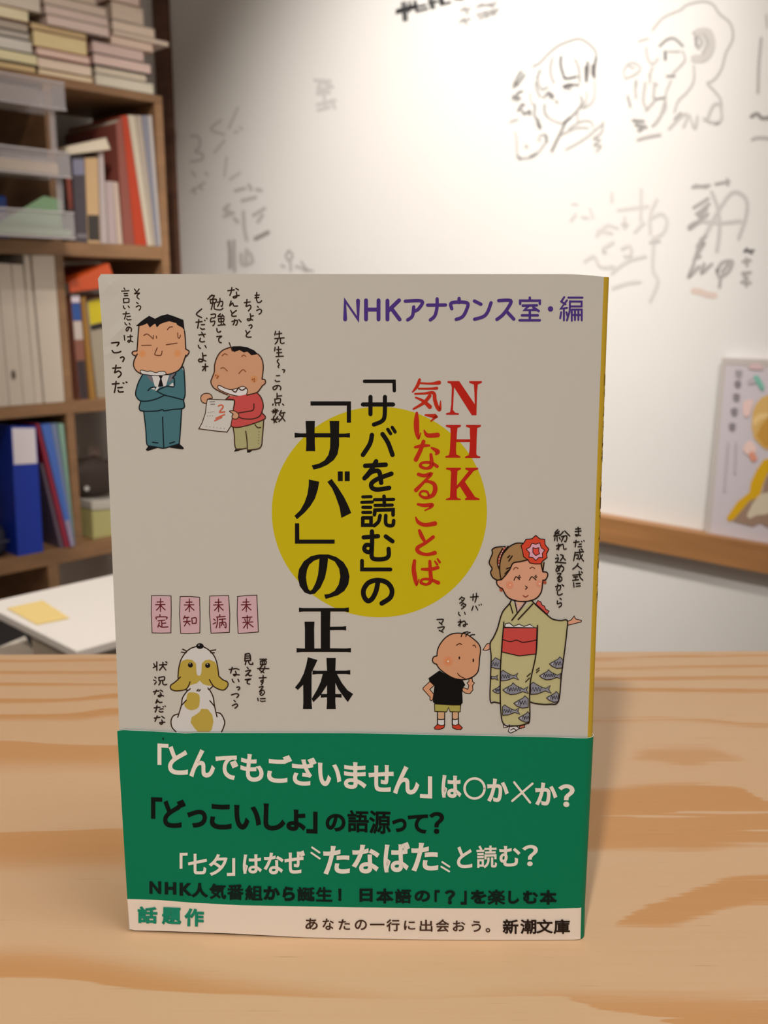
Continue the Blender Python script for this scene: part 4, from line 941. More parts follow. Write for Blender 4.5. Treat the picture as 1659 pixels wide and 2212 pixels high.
G3 = 'white magazine files on the middle shelf'
def file_box(s, label, hole=False):
    TL, TR, BR, BL = quad_px(K2, s, 0.0, Z3[1] + 0.0004)
    f = frame4(TL, TR, BR, BL, S_NRM); root = empty('magazine_file', BL, label, 'magazine file', G3)
    w = (BR - BL).length; ta = 0.002 / w; m = paint((196, 184, 170), 1.2, rough=0.5); d = 0.24
    boxes('body', [(0, 1, 0, 1, 0, 0.002), (0, ta, 0, 1, 0.002, d), (1 - ta, 1, 0, 1, 0.002, d), (ta, 1 - ta, 0, 0.01, 0.002, d)], f, m, root, bevel=0.0006)
    boxes('paper_stack', [(ta * 3, 1 - ta * 3, 0.012, 0.94, 0.01, d - 0.02)], f, paint((205, 198, 186), 1.0, kind='pages'), root)
    if hole:
        c = f(0.45, 0.22, -0.0004); vv = [c + S_DIR * (0.0055 * math.cos(t * .5236)) + UP * (0.011 * math.sin(t * .5236)) for t in range(12)]
        vv += [v + S_NRM * 0.0006 for v in vv]
        add_mesh('finger_hole', vv, [tuple(range(12, 24))] + [(i, (i + 1) % 12, 12 + (i + 1) % 12, 12 + i) for i in range(12)], paint((120, 108, 96), 0.8), root)
    return root
file_box("-215,235 -47,250 108,1888 -62,1888", 'white magazine file cut by the left edge of the photo')
file_box("-38,250 120,262 268,1880 116,1885", 'white magazine file with an oval finger hole low on its front', True)
file_box("128,262 258,268 398,1870 275,1875", 'slim white magazine file right of the one with a finger hole')
file_box("266,160 335,165 492,1862 404,1866", 'very thin taller white file left of the widest one')
file_box("358,165 680,172 808,1845 512,1858", 'widest plain white magazine file beside the shelf divider')

G4 = 'binders and folders in the lower left cell'
root = upright('ring_binder', 'royal blue ring binder with a blank white label on its spine', 'binder', G4, K3, "92,160 305,160 372,1255 152,1262", (9, 42, 140), Z4[1], depth=0.24, off=0.0,
        bands=[(0.71, 0.985, (196, 186, 196))], gain=1.7)
upright('folder', 'thin plum folder leaning right of the blue binder', 'folder', G4, K3, "346,480 366,480 545,1190 512,1190", (84, 70, 84), Z4[1], depth=0.2)
upright('folder', 'thin crimson folder leaning between plum and blue ones', 'folder', G4, K3, "305,135 334,140 600,1205 556,1200", (130, 30, 52), Z4[1], depth=0.24, off=0.002)
upright('folder', 'light blue folder leaning right of the crimson one', 'folder', G4, K3, "350,145 430,142 636,1200 606,1203", (62, 96, 170), Z4[1], depth=0.24, off=0.004, bands=[(0.0, 0.22, (140, 128, 150))])
upright('folder', 'grey-blue folder between light blue and teal ones', 'folder', G4, K3, "434,140 480,138 646,1185 632,1190", (104, 116, 146), Z4[1], depth=0.24, off=0.0)
upright('folder', 'pale teal folder leaning against the divider', 'folder', G4, K3, "494,136 542,140 672,1178 662,1182", (116, 148, 134), Z4[1], depth=0.24, off=0.0)
def lathe(name, prof_, c, m, parent, n=28):
    vv, ff = [], []
    for r_, z_ in prof_:
        for i in range(n): t = 2 * math.pi * i / n; vv.append(c + Vector((r_ * math.cos(t), r_ * math.sin(t), z_)))
    for k_ in range(len(prof_) - 1):
        for i in range(n): ff.append((k_ * n + i, k_ * n + (i + 1) % n, (k_ + 1) * n + (i + 1) % n, (k_ + 1) * n + i))
    ff.append(tuple(range(n - 1, -1, -1))); ff.append(tuple(range((len(prof_) - 1) * n, len(prof_) * n)))
    return add_mesh(name, vv, ff, m, parent, smooth=False)
c0 = sh(sz(-16, 1130)[0], Z4[1] + 0.0004, -0.06)
r = empty('pencil_pouch', c0, 'dark navy pouch lying at the lower left of the cell', 'pouch')
def pouch(rr, hh, c, name, m, parent):
    bm = bmesh.new(); bmesh.ops.create_uvsphere(bm, u_segments=28, v_segments=16, radius=1)
    for v in bm.verts:
        x, y, z = v.co; sq = lambda t: math.copysign(abs(t) ** 0.6, t)
        v.co = c + S_DIR * (sq(x) * rr) + S_NRM * (sq(y) * 0.05) + UP * ((sq(z) + 1) * hh / 2 + 0.004 * math.sin(9 * x + 5 * y) * max(0, z))
    vv = [v.co.copy() for v in bm.verts]; ff = [tuple(v.index for v in f_.verts) for f_ in bm.faces]; bm.free()
    return add_mesh(name, vv, ff, m, parent, smooth=True)
pouch(0.042, 0.075, c0, 'body', paint((28, 30, 48), 1.3, rough=0.7), r)
boxes('zip', [(-0.038, 0.038, 0.036, 0.039, 0.046, 0.0520)], lambda a, b, c: c0 + S_DIR * a + UP * b + S_NRM * c, paint((70, 70, 90), 1.0), r)
cj = c0 + UP * 0.0772 + S_DIR * 0.012
r = empty('jar', cj, 'amber glass jar with a clear shoulder above the navy pouch', 'jar')
lathe('body', [(0.022, 0), (0.026, 0.004), (0.026, 0.055), (0.022, 0.064)], cj, paint((150, 66, 22), 1.4, rough=0.2), r)
lathe('neck', [(0.018, 0.0645), (0.018, 0.095), (0.021, 0.096), (0.021, 0.105)], cj, mat('clear_plastic', (0.5, 0.5, 0.52), 0.15, trans=0.35), r)
# lower right cell: lidded box, dark pouch, paper
q = quad_px(K3, "778,835 1190,815 1200,1140 795,1150", -0.02, Z4[1] + 0.0004)
f = frame4(*q, S_NRM); r = empty('storage_box', q[3], 'pale yellow-green lidded box at the bottom of the lower right cell', 'box')
boxes('body', [(0.01, 0.99, 0, 0.995, 0, 0.2)], f, paint((172, 168, 112), 1.2), r, bevel=0.002)
boxes('lid', [(0, 1, 0.85, 1.12, -0.003, 0.203)], lambda a, b, c: f(a, b * 1.0, c), paint((196, 190, 180), 1.0, rough=0.3), r, bevel=0.003)
zt = max(f(0.3, 1.12, 0).z, f(1, 1.12, 0).z)
cp = sh(sz(238, 1065)[0], zt - TABLE_Z + 0.001, -0.10)
r = empty('camera_bag', cp, 'dark brown soft bag with a small metal snap on top of the lidded box', 'bag')
pouch(0.062, 0.095, cp, 'body', paint((52, 40, 34), 1.2, rough=0.75), r)
cs = cp + S_NRM * 0.0508 - S_DIR * 0.035 + UP * 0.03
vv = [cs + (S_DIR * math.cos(t * .5236) + UP * math.sin(t * .5236)) * 0.006 for t in range(12)]; vv += [v + S_NRM * 0.003 for v in vv]
add_mesh('snap', vv, [tuple(range(12, 24))] + [(i, (i + 1) % 12, 12 + (i + 1) % 12, 12 + i) for i in range(12)], mat('snap_metal', (0.6, 0.58, 0.55), 0.25), r)
q = quad_px(K3, "748,330 830,325 860,390 765,600", -0.17)
f = frame4(*q, S_NRM); o = boxes('paper_sheet', [(0, 1, 0, 1, 0, 0.0015)], f, paint((170, 150, 140), 1.0), origin=q[3])
tag(o, 'folded pinkish paper poking up behind the dark brown bag', 'paper')

# ------------------------------------------------------------------ stacks lying on top of the bookshelf
def zx(x, y): return sz(x, y)[1]
PAGES = [(196, 178, 150), (182, 164, 150), (178, 160, 152), (190, 176, 150), (172, 160, 150), (168, 152, 140)]
def lying(label, x0, x1, z0, z1, page, cov, off=0.0, depth=0.18, spine_left=True, group=None):
    s0, s1 = sz(x0, 60)[0], sz(x1, 60)[0]
    z0 += 0.0002; z1 -= 0.0004
    t = min(0.0016, (z1 - z0) * 0.14)
    root = empty('stacked_book', sh(s0, z0, off), label, 'book', group)
    f = lambda a, b, c: sh(a, b, off - c)
    mc = paint(cov, 1.25)
    w = 0.0012
    boxes('cover', [(s0, s1, z0, z0 + t, 0, depth), (s0, s1, z1 - t, z1, 0, depth)] + ([(s0, s0 + w, z0 + t, z1 - t, 0, depth)] if spine_left else [(s1 - w, s1, z0 + t, z1 - t, 0, depth)]), f, mc, root)
    a0, a1 = (s0 + w * 1.1, s1 - 0.002) if spine_left else (s0 + 0.002, s1 - w * 1.1)
    boxes('page_block', [(a0, a1, z0 + t * 1.02, z1 - t * 1.02, 0.0015, depth - 0.003)], f,
          mat('edges_%d_%d_%d' % page, [min(.9, v * q_) for v, q_ in zip(lin(page), (1.95, 1.92, 1.92))], 0.85, noise=((12, 12, 900), 0.10)), root)
zt = ZT[1]
def column(group, items, base):
    z = base
    for (label, x0, x1, zt_, page, cov, off, sl) in items:
        lying(label, x0, x1, z, zt_, page, cov, off, spine_left=sl, group=group); z = zt_
    return z
gA, gB, gC = 'left pile of books on top of the shelf', 'middle pile of books on top of the shelf', 'right pile of books on top of the shelf'
column(gA, [('yellowish book at the bottom of the left pile', -90, 72, zx(75, 143), (168, 148, 110), (120, 100, 70), 0.0, True),
            ('cream book with a dark underside, second from the bottom of the left pile', -90, 75, zx(69, 117), (190, 174, 140), (60, 60, 50), 0.004, True),
            ('pale grey-white book in the middle of the left pile', -90, 68, zx(64, 88), (172, 168, 160), (90, 86, 86), 0.0, True),
            ('grey-paged book above the pale one in the left pile', -90, 63, zx(62, 72), (150, 144, 136), (120, 116, 108), 0.0, True),
            ('darker grey-paged book under the brown-covered one', -90, 62, zx(64, 52), (142, 132, 120), (80, 76, 68), 0.0, True),
            ('cream book with a brown-red cover in the left pile', -90, 63, zx(64, 24), (190, 174, 146), (130, 66, 34), 0.004, True),
            ('wide greyish book above the brown-red cover', -90, 92, zx(92, -8), (170, 162, 150), (150, 140, 124), 0.0, True),
            ('topmost visible yellowish book of the left pile', -90, 90, zx(92, -40), (176, 166, 140), (170, 160, 140), 0.0, True)], zt)
zB = column(gB, [('thin cream book at the bottom of the middle pile', 76, 194, zx(194, 166), (186, 168, 142), (150, 104, 70), 0.0, False),
            ('pinkish white thick book low in the middle pile', 76, 193, zx(186, 140), (184, 166, 150), (140, 130, 110), 0.0, False),
            ('pink-tinged book with a dark red spine end', 73, 189, zx(186, 122), (182, 160, 148), (130, 50, 46), 0.004, False),
            ('thick yellow-cream book in the middle pile', 70, 186, zx(186, 86), (186, 166, 126), (140, 104, 72), 0.0, False),
            ('thin tan book on the thick yellow-cream one', 67, 186, zx(186, 72), (168, 148, 112), (150, 126, 96), 0.0, False)], zt)
column(gB, [('large pale lilac-white book bridging the middle pile', 99, 233, zB + 0.021, (176, 160, 152), (176, 158, 150), 0.006, False),
            ('second large pale book above the bridging one', 97, 232, zB + 0.040, (172, 156, 148), (170, 154, 144), 0.006, False),
            ('third large pale book near the top of the photo', 96, 230, zB + 0.060, (168, 154, 142), (166, 150, 138), 0.006, False),
            ('large pale book cut by the top edge of the photo', 96, 209, zB + 0.082, (164, 150, 136), (160, 146, 130), 0.006, False)], zB)
column(gC, [('grey-white book at the bottom of the right pile, jutting right', 200, 326, zx(314, 177), (168, 162, 148), (150, 146, 132), 0.0, False),
            ('grey-cream book second from the bottom of the right pile', 202, 314, zx(323, 161), (170, 160, 144), (90, 80, 70), -0.004, False),
            ('pinkish book with a dark underside in the right pile', 198, 323, zx(308, 134), (176, 156, 148), (70, 44, 50), 0.0, False),
            ('soft pink-grey book in the middle of the right pile', 197, 308, zx(329, 114), (170, 150, 144), (168, 148, 142), 0.0, False),
            ('thin pink-white book in the upper right pile', 238, 329, zx(362, 101), (178, 160, 146), (170, 140, 124), 0.0, False),
            ('longest thin white book sticking out to the right', 243, 362, zx(334, 84), (184, 168, 154), (180, 160, 146), 0.002, False),
            ('pale cream book above the longest thin one', 243, 334, zx(313, 57), (180, 166, 152), (170, 156, 140), 0.0, False),
            ('cream book below the brown-edged one at the top right', 243, 312, zx(306, 17), (172, 158, 144), (160, 150, 134), 0.0, False),
            ('book with a brown cover edge at the top of the right pile', 238, 306, zx(306, -8), (176, 158, 150), (134, 84, 56), 0.0, False)], zt)

# ------------------------------------------------------------------ clear letter trays at the left
m_clear = mat('clear_tray_plastic', (0.62, 0.58, 0.60), 0.25, trans=0.72)
OFT = 0.10
base = sh_px(60, 512, OFT)
trs = empty('letter_tray_tower', sh(sz(-30, 500, OFT)[0], sz(-30, 512, OFT)[1], OFT), 'tower of three clear plastic letter trays in front of the upper shelf', 'letter tray')
def tray(x0, x1, yt, yb):
    s0 = sz(x0, yt, OFT)[0]; s1 = sz(x1, yt, OFT)[0]; z1 = sz(x1, yt, OFT)[1]; z0 = sz(x1, yb, OFT)[1]
    f = lambda a, b, c: sh(a, b, OFT - c); t = 0.0022; dp = 0.095
    o = boxes('tray', [(s0, s1, z0, z0 + t, 0, dp), (s0, s1, z0 + t, z1, 0, t), (s1 - t, s1, z0 + t, z1, t, dp), (s0, s0 + t, z0 + t, z1, t, dp), (s0, s1, z0 + t, z1, dp - t, dp)], f, m_clear, trs)
    boxes('rim', [(s0, s1, z1, z1 + 0.003, -0.002, 0.002), (s0, s1, z0 - 0.003, z0 - 0.0002, -0.002, 0.003)], f, mat('tray_rim', (0.66, 0.62, 0.63), 0.3, trans=0.25), o)
    return s0, s1, z0, z1
TR = [tray(-260, 139, 182, 236), tray(-260, 151, 333, 382), tray(-260, 160, 462, 514)]
for (ta_, tb_, xa, xb) in ((0, 1, 115, 128), (1, 2, 120, 134)):
    s0 = sz(xa, 300, OFT)[0]; s1 = sz(xb, 300, OFT)[0]
    boxes('post', [(s0, s1, TR[tb_][3] + 0.0032, TR[ta_][2] - 0.0032, 0.01, 0.013)], lambda a, b, c: sh(a, b, OFT - c), m_clear, trs)
# what lies in the trays
def tray_paper(i, label, rgb, h, inset=0.006, gain=1.2, name='paper_stack', cut=0.0):
    s0, s1, z0, z1 = TR[i]
    o = boxes(name, [(s0 + 0.01, s1 - inset - cut, z0 + 0.0026, z0 + 0.0026 + h, 0.006, 0.088)], lambda a, b, c: sh(a, b, OFT - c), paint(rgb, gain), origin=sh(s0 + 0.01, z0 + 0.0026, OFT - 0.006))
    tag(o, label, 'paper')
tray_paper(0, 'greyish paper stack in the top clear tray', (150, 136, 130), 0.030, cut=0.05)
tray_paper(1, 'cream paper stack in the middle clear tray', (200, 176, 140), 0.022, cut=0.02)
tray_paper(2, 'pale green sheets in the lowest clear tray', (150, 176, 140), 0.014)
s0, s1, z0, z1 = TR[2]
f = lambda a, b, c: sh(a, b, OFT - c)
o = boxes('cardboard_flap', [(0, 1, 0, 1, 0, 0.002)], frame4(sh(s1 - 0.05, z1 + 0.035, OFT - .03), sh(s1 - 0.012, z1 + 0.030, OFT - .03), sh(s1 - 0.012, z0 + 0.019, OFT - .03), sh(s1 - 0.16, z0 + 0.019, OFT - .03), S_NRM), paint((120, 150, 116), 1.2), origin=sh(s1 - 0.1, z0 + 0.02, OFT - .03))
tag(o, 'slanting green plastic sheet at the right end of the lowest tray', 'paper')
for k_, (ya, yb) in enumerate(((462, 494), (421, 459))):
    a0 = sz(-40, yb, -0.05)[0]; a1 = sz(22, yb, -0.05)[0]; zb_ = Z2[1] + 0.0005 if k_ == 0 else sz(0, 459, -0.05)[1]; zt_ = sz(0, ya, -0.05)[1] if k_ == 1 else sz(0, 462, -0.05)[1]
    o = boxes('plastic_tub', [(a0, a1 - 0.004 * k_, zb_, zt_, -0.11, -0.05)], lambda a, b, c: sh(a, b, c), paint((36, 70, 150), 1.5, rough=0.4), bevel=0.006, origin=sh(a0, zb_, -0.05))
    tag(o, ['lower blue plastic tub behind the clear trays', 'upper blue plastic tub stacked behind the clear trays'][k_], 'tub')

# ------------------------------------------------------------------ low desk with a white pad behind the counter
DZ = TABLE_Z + 0.1447 - 0.35          # height of the pad's top
def lv(x, y, z): 
    r_ = ray(x, y); return EYE + r_ * ((z - EYE.z) / r_.z)
PF = lv(165, 1406, DZ); PL = lv(-40, 1304, DZ)
d1 = -S_NRM; d2 = S_DIR
f = lambda a, b, c: PF + d1 * a + d2 * b + UP * c
La = (PL - PF).dot(d1)
m_pad = paint((236, 232, 228), 1.0, rough=0.6)
pad = empty('storage_carton', PF, 'white flat carton lid with a yellow sticky note, behind the left of the counter', 'box')
boxes('lid', [(0, La, 0, 0.36, -0.010, 0)], f, m_pad, pad, bevel=0.0015)
boxes('body', [(0.012, 0.128, 0.012, 0.348, -0.12, -0.0105)], f, paint((176, 164, 148), 1.0), pad)
ND = [lv(x, y, DZ + 0.0004) for x, y in ((15, 1315), (92, 1298), (150, 1336), (80, 1350))]
o = add_mesh('sticky_note', ND + [p + UP * 0.0008 for p in ND], [(7, 6, 5, 4), (0, 1, 5, 4), (1, 2, 6, 5), (2, 3, 7, 6), (3, 0, 4, 7)], paint((240, 214, 140), 1.0), origin=ND[0])
tag(o, 'square yellow sticky note lying on the white carton lid', 'sticky note')
DTZ = DZ - 0.1205
desk = empty('low_desk', (PF.x, PF.y, 0), 'black low desk behind the counter, under the white carton', 'desk')
boxes('desk_top', [(-0.25, 0.50, -0.03, 0.42, -0.145, -0.1207)], f, paint((18, 15, 16), 1.0), desk)
for a_ in (-0.23, 0.46):
    for b_ in (-0.02, 0.37): boxes('leg', [(a_, a_ + 0.03, b_, b_ + 0.03, -DZ, -0.1452)], f, paint((18, 15, 16), 1.0), desk)
# second paper lying lower left
q = [lv(x, y, DZ - 0.06) for x, y in ((-40, 1414), (54, 1374), (82, 1424), (0, 1475))]
zq = 0.004
o = add_mesh('paper_pile', [Vector((p.x, p.y, DTZ + 0.0004)) for p in q] + q, [(4, 5, 6, 7), (0, 1, 5, 4), (1, 2, 6, 5), (2, 3, 7, 6), (3, 0, 4, 7)], paint((226, 218, 206), 1.0), origin=(q[3].x, q[3].y, DTZ))
tag(o, 'white paper pile at the left, half hidden by the counter edge', 'paper')

# ------------------------------------------------------------------ marker drawings on the right wall
def wall_map(x, y, off=0.0): return rw_px(x, y, 0.0004 + off)
def marker(rgb): return mat('marker_%d_%d_%d' % tuple(rgb), lin(rgb), 0.5, 0.2)
def wprint():
    p = Print(wall_map, 0.0, step=20.0); p.colfn = marker; p.out = R_NRM; return p
INK = (104, 102, 104); SOFT = (158, 155, 154); FAINT = (190, 186, 183); PALE = (203, 199, 196)
INK = (74, 72, 74); SOFT = (128, 125, 124); FAINT = (168, 164, 161)
pr = wprint(); pr.k = 'w2'
pr.strokes(SOFT, 22, "540,500 640,440 720,350 850,240 980,180 1130,140 1250,200 1340,300 1350,370|620,560 600,680 650,790 730,760|640,540 590,640|790,390 765,500 775,620 810,710|570,700 600,820 640,890|1080,400 1130,540 1140,700")
pr.strokes(INK, 30, "900,370 895,480 930,600 960,650 1100,625|1240,440 1240,560 1225,690|1350,380 1330,500 1325,640")
pr.strokes(SOFT, 34, "1210,500 1215,660|1300,480 1300,600|930,750 1000,725 1120,735")
pr.strokes(INK, 18, "930,765 1000,735 1040,750|960,790 985,760|1010,800 1015,760|700,860 750,820 790,880|740,880 745,840|770,910 775,850")
pr.strokes(SOFT, 24, "680,900 720,840 790,850 800,900|830,930 860,970|690,980 690,1080 730,1140|1150,880 1170,960 1080,1090 940,1220|570,980 560,1120 600,1200 620,1290|600,1160 640,1280 590,1230")
pr.strokes(FAINT, 20, "500,830 520,950 570,1000|1230,820 1220,940 1170,1030|1330,680 1330,850 1300,950 1200,1030|730,1150 860,1210 940,1220|1110,1060 1110,1210|1000,1290 1150,1200 1280,1200 1310,1270|900,1370 1100,1280 1250,1280|960,1560 1200,1420 1440,1220|1440,1200 1420,1330 1330,1400|1310,1420 1400,1430 1320,1500 1410,1510 1350,1580")
pr.strokes(SOFT, 30, "960,1190 900,1330 860,1410 780,1580"); pr.strokes(INK, 26, "1010,1150 940,1220")
pr.strokes(SOFT, 30, "290,760 340,640 390,560|330,740 400,640 430,600|300,700 340,720|290,920 340,840 400,810|280,880 380,900|330,860 340,930|350,1060 400,980 430,990|400,1050 430,1100 500,1060 500,1110")
pr.strokes(FAINT, 18, "250,1210 290,1180 320,1190 340,1160|310,1340 330,1420 350,1640 500,1660 600,1600 720,1430 700,1360 620,1390|600,1420 640,1440|440,1500 450,1530|470,1500 470,1530")
pr.strokes(SOFT, 26, "340,1640 380,1680|500,1650 580,1610|700,1390 720,1460")
pr.done('wall_drawing_tmp', None)
o = D.objects['wall_drawing_tmp']; o.name = 'marker_drawing'; tag(o, 'grey marker portrait of a girl with bobbed hair drawn on the white wall', 'drawing')
INK = (104, 102, 104); SOFT = (150, 147, 146); FAINT = (184, 180, 177); PALE = (196, 192, 189)
pr = wprint(); pr.k = 'w3'
pr.strokes(FAINT, 26, "400,330 520,190 700,110 780,50 950,15 1060,50 1130,150 1250,260 1275,420 1200,580 1150,760 1060,880 1000,910 1100,1020 1150,1120 1150,1300|250,450 350,420|330,520 350,640 400,700 460,640|380,800 370,900|400,740 360,830")
pr.strokes(SOFT, 30, "480,500 560,430 640,420 730,500|540,560 540,640|560,830 640,830|870,400 880,500|1000,600 960,650|850,360 920,320 1010,330")
pr.strokes(PALE, 90, "900,350 1000,350 1040,450 1020,560 960,630 860,640"); pr.strokes(FAINT, 40, "900,400 940,460 900,520|960,380 1000,470 950,580")
pr.strokes(INK, 24, "535,570 540,650"); pr.strokes(FAINT, 22, "850,720 850,880 780,1000 680,1100 640,1220|600,880 550,1000 530,1150|730,560 750,660 620,800|570,560 700,560|100,850 90,760 160,680 260,720 240,790 120,850|150,720 200,740")
pr.strokes(SOFT, 26, "220,880 220,940|130,1050 160,1160|430,1080 540,1060|540,1060 540,1170"); pr.strokes(FAINT, 30, "210,950 220,1060|320,900 300,1100 340,1190|420,910 410,1060|420,1100 330,1200|540,1080 480,1280 400,1370|540,1180 420,1360|450,920 420,900")
pr.strokes(SOFT, 40, "650,1300 710,1240|1090,1340 1120,1330"); pr.strokes(PALE, 30, "580,1400 720,1260 780,1250 740,1380|800,1250 860,1390 890,1270|1000,1290 1060,1150 1130,1140 1150,1300 1050,1330 960,1290")
pr.strokes(SOFT, 34, "190,1310 300,1320|220,1360 330,1380|250,1420 290,1400"); pr.strokes(FAINT, 36, "240,1520 340,1490 480,1465")
o = pr.done('marker_drawing', None); tag(o, 'faint marker drawing of a curly head with a shaded ear, right of the girl portrait', 'drawing')
pr = wprint(); pr.k = 'w3'
pr.strokes(FAINT, 36, "1585,420 1560,700 1550,1010"); pr.strokes(FAINT, 20, "1640,160 1650,300")
o = pr.done('marker_line', None); tag(o, 'long vertical grey marker line at the right edge of the photo', 'drawing')
pr = wprint(); pr.k = 'w3'
pr.strokes(SOFT, 44, "1480,1270 1540,1240 1600,1290 1700,1270")
o = pr.done('marker_writing', None); tag(o, 'darker wavy marker scribble cut by the right edge, below the long vertical line', 'writing')
pr = wprint(); pr.k = 'w3'
pr.strokes(FAINT, 40, "1490,1520 1560,1500 1700,1510")
o = pr.done('marker_writing', None); tag(o, 'fainter straight marker dash cut by the right edge, below the wavy scribble', 'writing')
pr = wprint(); pr.k = 'w5'
pr.strokes((52, 52, 54), 11, "35,45 118,22|33,57 115,34|58,12 66,90|72,10 78,88|92,8 88,50|112,5 122,50 168,38|124,30 160,22|118,10 122,44|176,-10 186,36|190,-12 198,34|176,14 214,6|222,-20 228,20 268,10|234,-10 238,14|280,-15 330,-12|290,-6 320,-4", False)
o = pr.done('marker_writing', None); tag(o, 'bold dark marker lettering at the top edge of the photo', 'writing')
pr = wprint(); pr.k = 'w5'
pr.strokes(SOFT, 10, "315,45 355,38|330,32 345,60|385,30 470,12|400,18 460,28|310,95 355,82|325,80 340,105|385,65 480,40|395,80 470,55|420,50 430,75|450,45 460,65")
o = pr.done('marker_writing', None); tag(o, 'two short lines of small grey marker writing right of the bold lettering', 'writing')
INK = (118, 116, 118); SOFT = (172, 168, 167); FAINT = (196, 192, 189); PALE = (206, 202, 199)
pr = wprint(); pr.k = 'w6'
pr.strokes(FAINT, 32, "1220,200 1265,320 1280,450 1275,560 1260,660|1060,470 1140,430 1290,440 1440,425|1160,560 1240,400 1350,230 1420,200 1490,260 1490,380 1430,560")
pr.strokes(SOFT, 26, "1190,250 1080,320|1200,290 1100,370|1180,330 1120,390|1190,370 1060,480 1045,465 1100,430|1160,390 1100,440|1170,540 1110,620 1160,600 1090,710 1130,700|1140,560 1080,740|1080,760 1040,860 1120,780|1160,760 1140,830 1220,760|1260,820 1300,750 1380,740 1350,820 1280,860 1260,800|1300,820 1350,760|1290,860 1280,940")
pr.strokes(SOFT, 24, "1070,160 1200,145|1090,145 1180,160|1250,135 1355,115|1340,100 1345,140"); pr.strokes(INK, 22, "1475,660 1545,655|1490,640 1530,675"); pr.strokes(SOFT, 24, "1465,740 1520,730|1490,715 1495,770|1460,830 1520,825|1470,850 1500,870|1455,900 1520,905|1480,880 1490,930")
o = pr.done('marker_signature', None); tag(o, 'large looping grey marker signature with a column of small characters', 'writing')
pr = wprint(); pr.k = 'w6'
pr.strokes(PALE, 28, "670,180 665,420|490,340 720,310|790,260 740,380 740,520|750,400 830,370 870,430 840,520 760,560|770,580 760,800 800,900 740,1050|320,540 400,460 480,480|330,500 440,520|540,400 540,480|620,510 690,440|440,210 440,270|370,640 450,590|520,640 580,620 590,690 540,700|440,830 560,740 700,700|450,950 560,910 660,900|230,740 300,700 350,780 450,780")
pr.strokes(PALE, 24, "130,290 170,290|120,420 160,370|210,390 250,400|270,330 290,390"); pr.strokes(FAINT, 24, "740,590 810,580|520,450 560,455|370,660 390,670")
o = pr.done('marker_signature', None); tag(o, 'very faint sprawling signature above the top right corner of the book', 'writing')
pr = wprint(); pr.k = 'w6'
pr.strokes((214, 196, 186), 50, "1080,970 1120,975 1190,1000 1240,1005")
o = pr.done('ink_smudge', None); tag(o, 'pale pinkish smudge below the large looping signature', 'mark')
pr = wprint(); pr.k = 'w1'
pr.strokes((192, 188, 184), 22, "300,720 370,730 380,810 340,860 400,880 400,930 300,950|430,1050 450,1070|300,1220 420,1140|320,1190 340,1240|380,1160 400,1200|310,1040 340,1080")
o = pr.done('marker_writing', None); tag(o, 'faint curled marker writing close to the dark corner post', 'writing')
pr = wprint(); pr.k = 'w1'
pr.strokes((198, 194, 190), 24, "720,470 680,560 640,650|570,580 480,660 600,710|740,640 760,660|690,690 720,680|600,760 510,870|620,910 600,1080|740,1050 650,1110")
o = pr.done('marker_writing', None); tag(o, 'pale slanted marker strokes on the dim left part of the wall', 'writing')
pr = wprint(); pr.k = 'w1'
pr.strokes((190, 186, 183), 34, "700,1210 780,1190|820,1160 840,1200|890,1200 930,1210|760,1300 880,1270|640,1340 600,1380 670,1410|600,1440 680,1410|690,1460 720,1490|860,1430 960,1370|900,1490 940,1430|770,1400 780,1560 800,1650|750,1780 760,1870 850,1850 830,1770|800,1740 790,1880")
pr.strokes((160, 156, 154), 40, "880,1640 990,1585"); pr.strokes((168, 164, 162), 34, "640,1670 650,1760 650,1900"); pr.strokes((180, 176, 174), 30, "685,1660 690,1930")
o = pr.done('marker_signature', None); tag(o, 'stacked grey marker characters above the top left of the book', 'writing')
pr = wprint(); pr.k = 'w1'
pr.strokes((176, 172, 170), 20, "1180,1750 1150,1790 1180,1840 1210,1790 1180,1750|1190,1840 1195,1930|1110,1880 1140,1895|1290,1850 1340,1920|1240,1890 1390,1930|1310,1920 1340,1935")
o = pr.done('marker_drawing', None); tag(o, 'small marker doodle just above the upper edge of the book', 'drawing')
pr = wprint(); pr.k = 'w1'
pr.strokes((202, 198, 197), 30, "1410,220 1550,230|1480,220 1440,300 1540,290|1500,250 1570,280|1430,340 1540,330|1490,310 1500,440|1430,440 1590,400|1440,490 1540,460|1560,400 1590,470")
o = pr.done('marker_writing', None); tag(o, 'isolated pale grey character left of the bright wall spot', 'writing')

# ------------------------------------------------------------------ art board standing on the ledge
ABp = [rw_px(x, y, 0.014) for x, y in ((1560, 773), (1730, 792), (1720, 1170), (1524, 1140))]
zL = TABLE_Z + lz1
bl = ABp[3].copy(); bl.z = zL + 0.0005; br = ABp[2].copy(); br.z = zL + 0.0005
tl = ABp[0]; tr2 = ABp[1]; tr2.z = tl.z
BLEAN = Vector((0, 0, 0))
f = frame4(tl, tr2, br, bl, R_NRM)
board = empty('art_board', bl, 'white display card with a blond figure in a yellow jacket, standing on the wall ledge', 'art board')
m_bw = paint((206, 198, 204), 1.0, rough=0.5)
boxes('card', [(0, 1, 0, 1, 0, 0.010)], f, [m_bw], board)
boxes('card_edge', [(0, 0.06, 0, 1, -0.0006, -0.0001), (0.06, 1, 0.965, 1, -0.0006, -0.0001)], f, paint((196, 188, 182), 1.0), board)
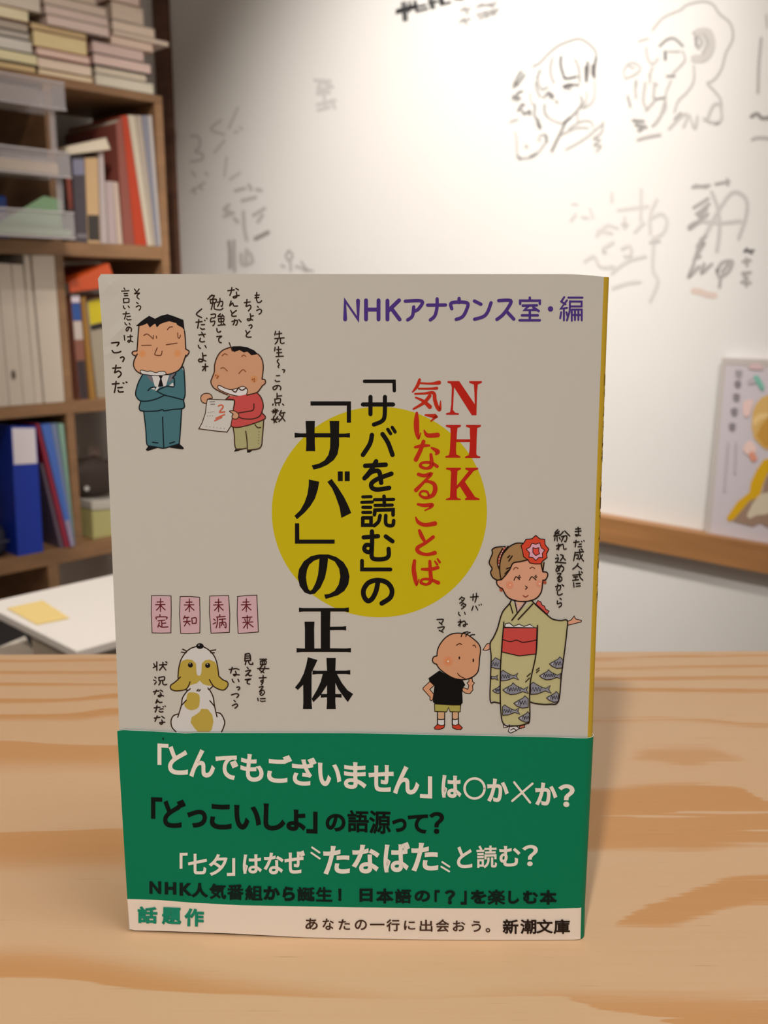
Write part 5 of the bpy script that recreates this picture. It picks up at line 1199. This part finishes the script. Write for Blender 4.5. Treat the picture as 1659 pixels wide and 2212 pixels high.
pr = Print(lambda x, y, off=0.0: rw_px(x, y, 0.0150 + off), 0.0, step=20.0); pr.colfn = lambda rgb: paint(rgb, 1.12, kind='poster'); pr.out = R_NRM; pr.k = 'p'
pr.fill((206, 168, 100), "860,500 732,490 660,520 590,600 555,700 545,850 570,980 640,1060 700,1110 860,1120")
pr.fill((190, 142, 60), "860,740 732,740 640,860 600,960 690,1080 860,1110"); pr.fill((222, 190, 130), "560,760 640,700 732,690 732,740 640,780 570,850")
pr.fill((150, 124, 106), "860,1400 732,1400 690,1500 670,1600 500,1730 330,1930 450,1960 560,1990 640,1950 732,2000 860,2000")
pr.fill((208, 162, 14), "860,1190 732,1215 680,1230 600,1350 540,1480 520,1600 380,1710 260,1890 290,1935 350,1900 520,1700 640,1640 680,1500 732,1380 860,1330")
pr.fill((202, 190, 166), "860,1600 732,1600 640,1620 560,1720 490,1860 520,1900 600,1860 700,1850 860,1800")
pr.fill((120, 178, 162), "560,290 620,275 690,400 660,440 600,360", sm=True); pr.fill((180, 170, 176), "505,320 560,300 590,350 520,370", sm=True)
pr.fill((204, 178, 178), "500,180 600,130 690,190 600,205", sm=True); pr.fill((222, 192, 186), "450,580 560,550 520,720 460,730", sm=True)
pr.fill((226, 196, 188), "450,1100 520,1010 600,1100 560,1180 480,1160", sm=True); pr.fill((214, 146, 120), "515,1180 550,1130 610,1210 560,1250", sm=True)
TXG = (132, 126, 132)
for (x, y, s_) in ((400, 245, 62), (388, 365, 56), (372, 515, 62), (350, 680, 62), (325, 850, 60)):
    pr.strokes(TXG if y > 300 else (168, 162, 168), 12, f"{x-s_*.6},{y-s_*.5} {x+s_*.6},{y-s_*.5}|{x-s_*.6},{y} {x+s_*.6},{y}|{x-s_*.5},{y+s_*.5} {x+s_*.5},{y+s_*.5}|{x},{y-s_*.8} {x},{y+s_*.8}")
pr.strokes((182, 176, 180), 22, "370,1030 355,1380|280,1030 235,1580")
pr.done('printed_picture', board, 'printed picture of a blond figure in a yellow jacket with faint grey text')
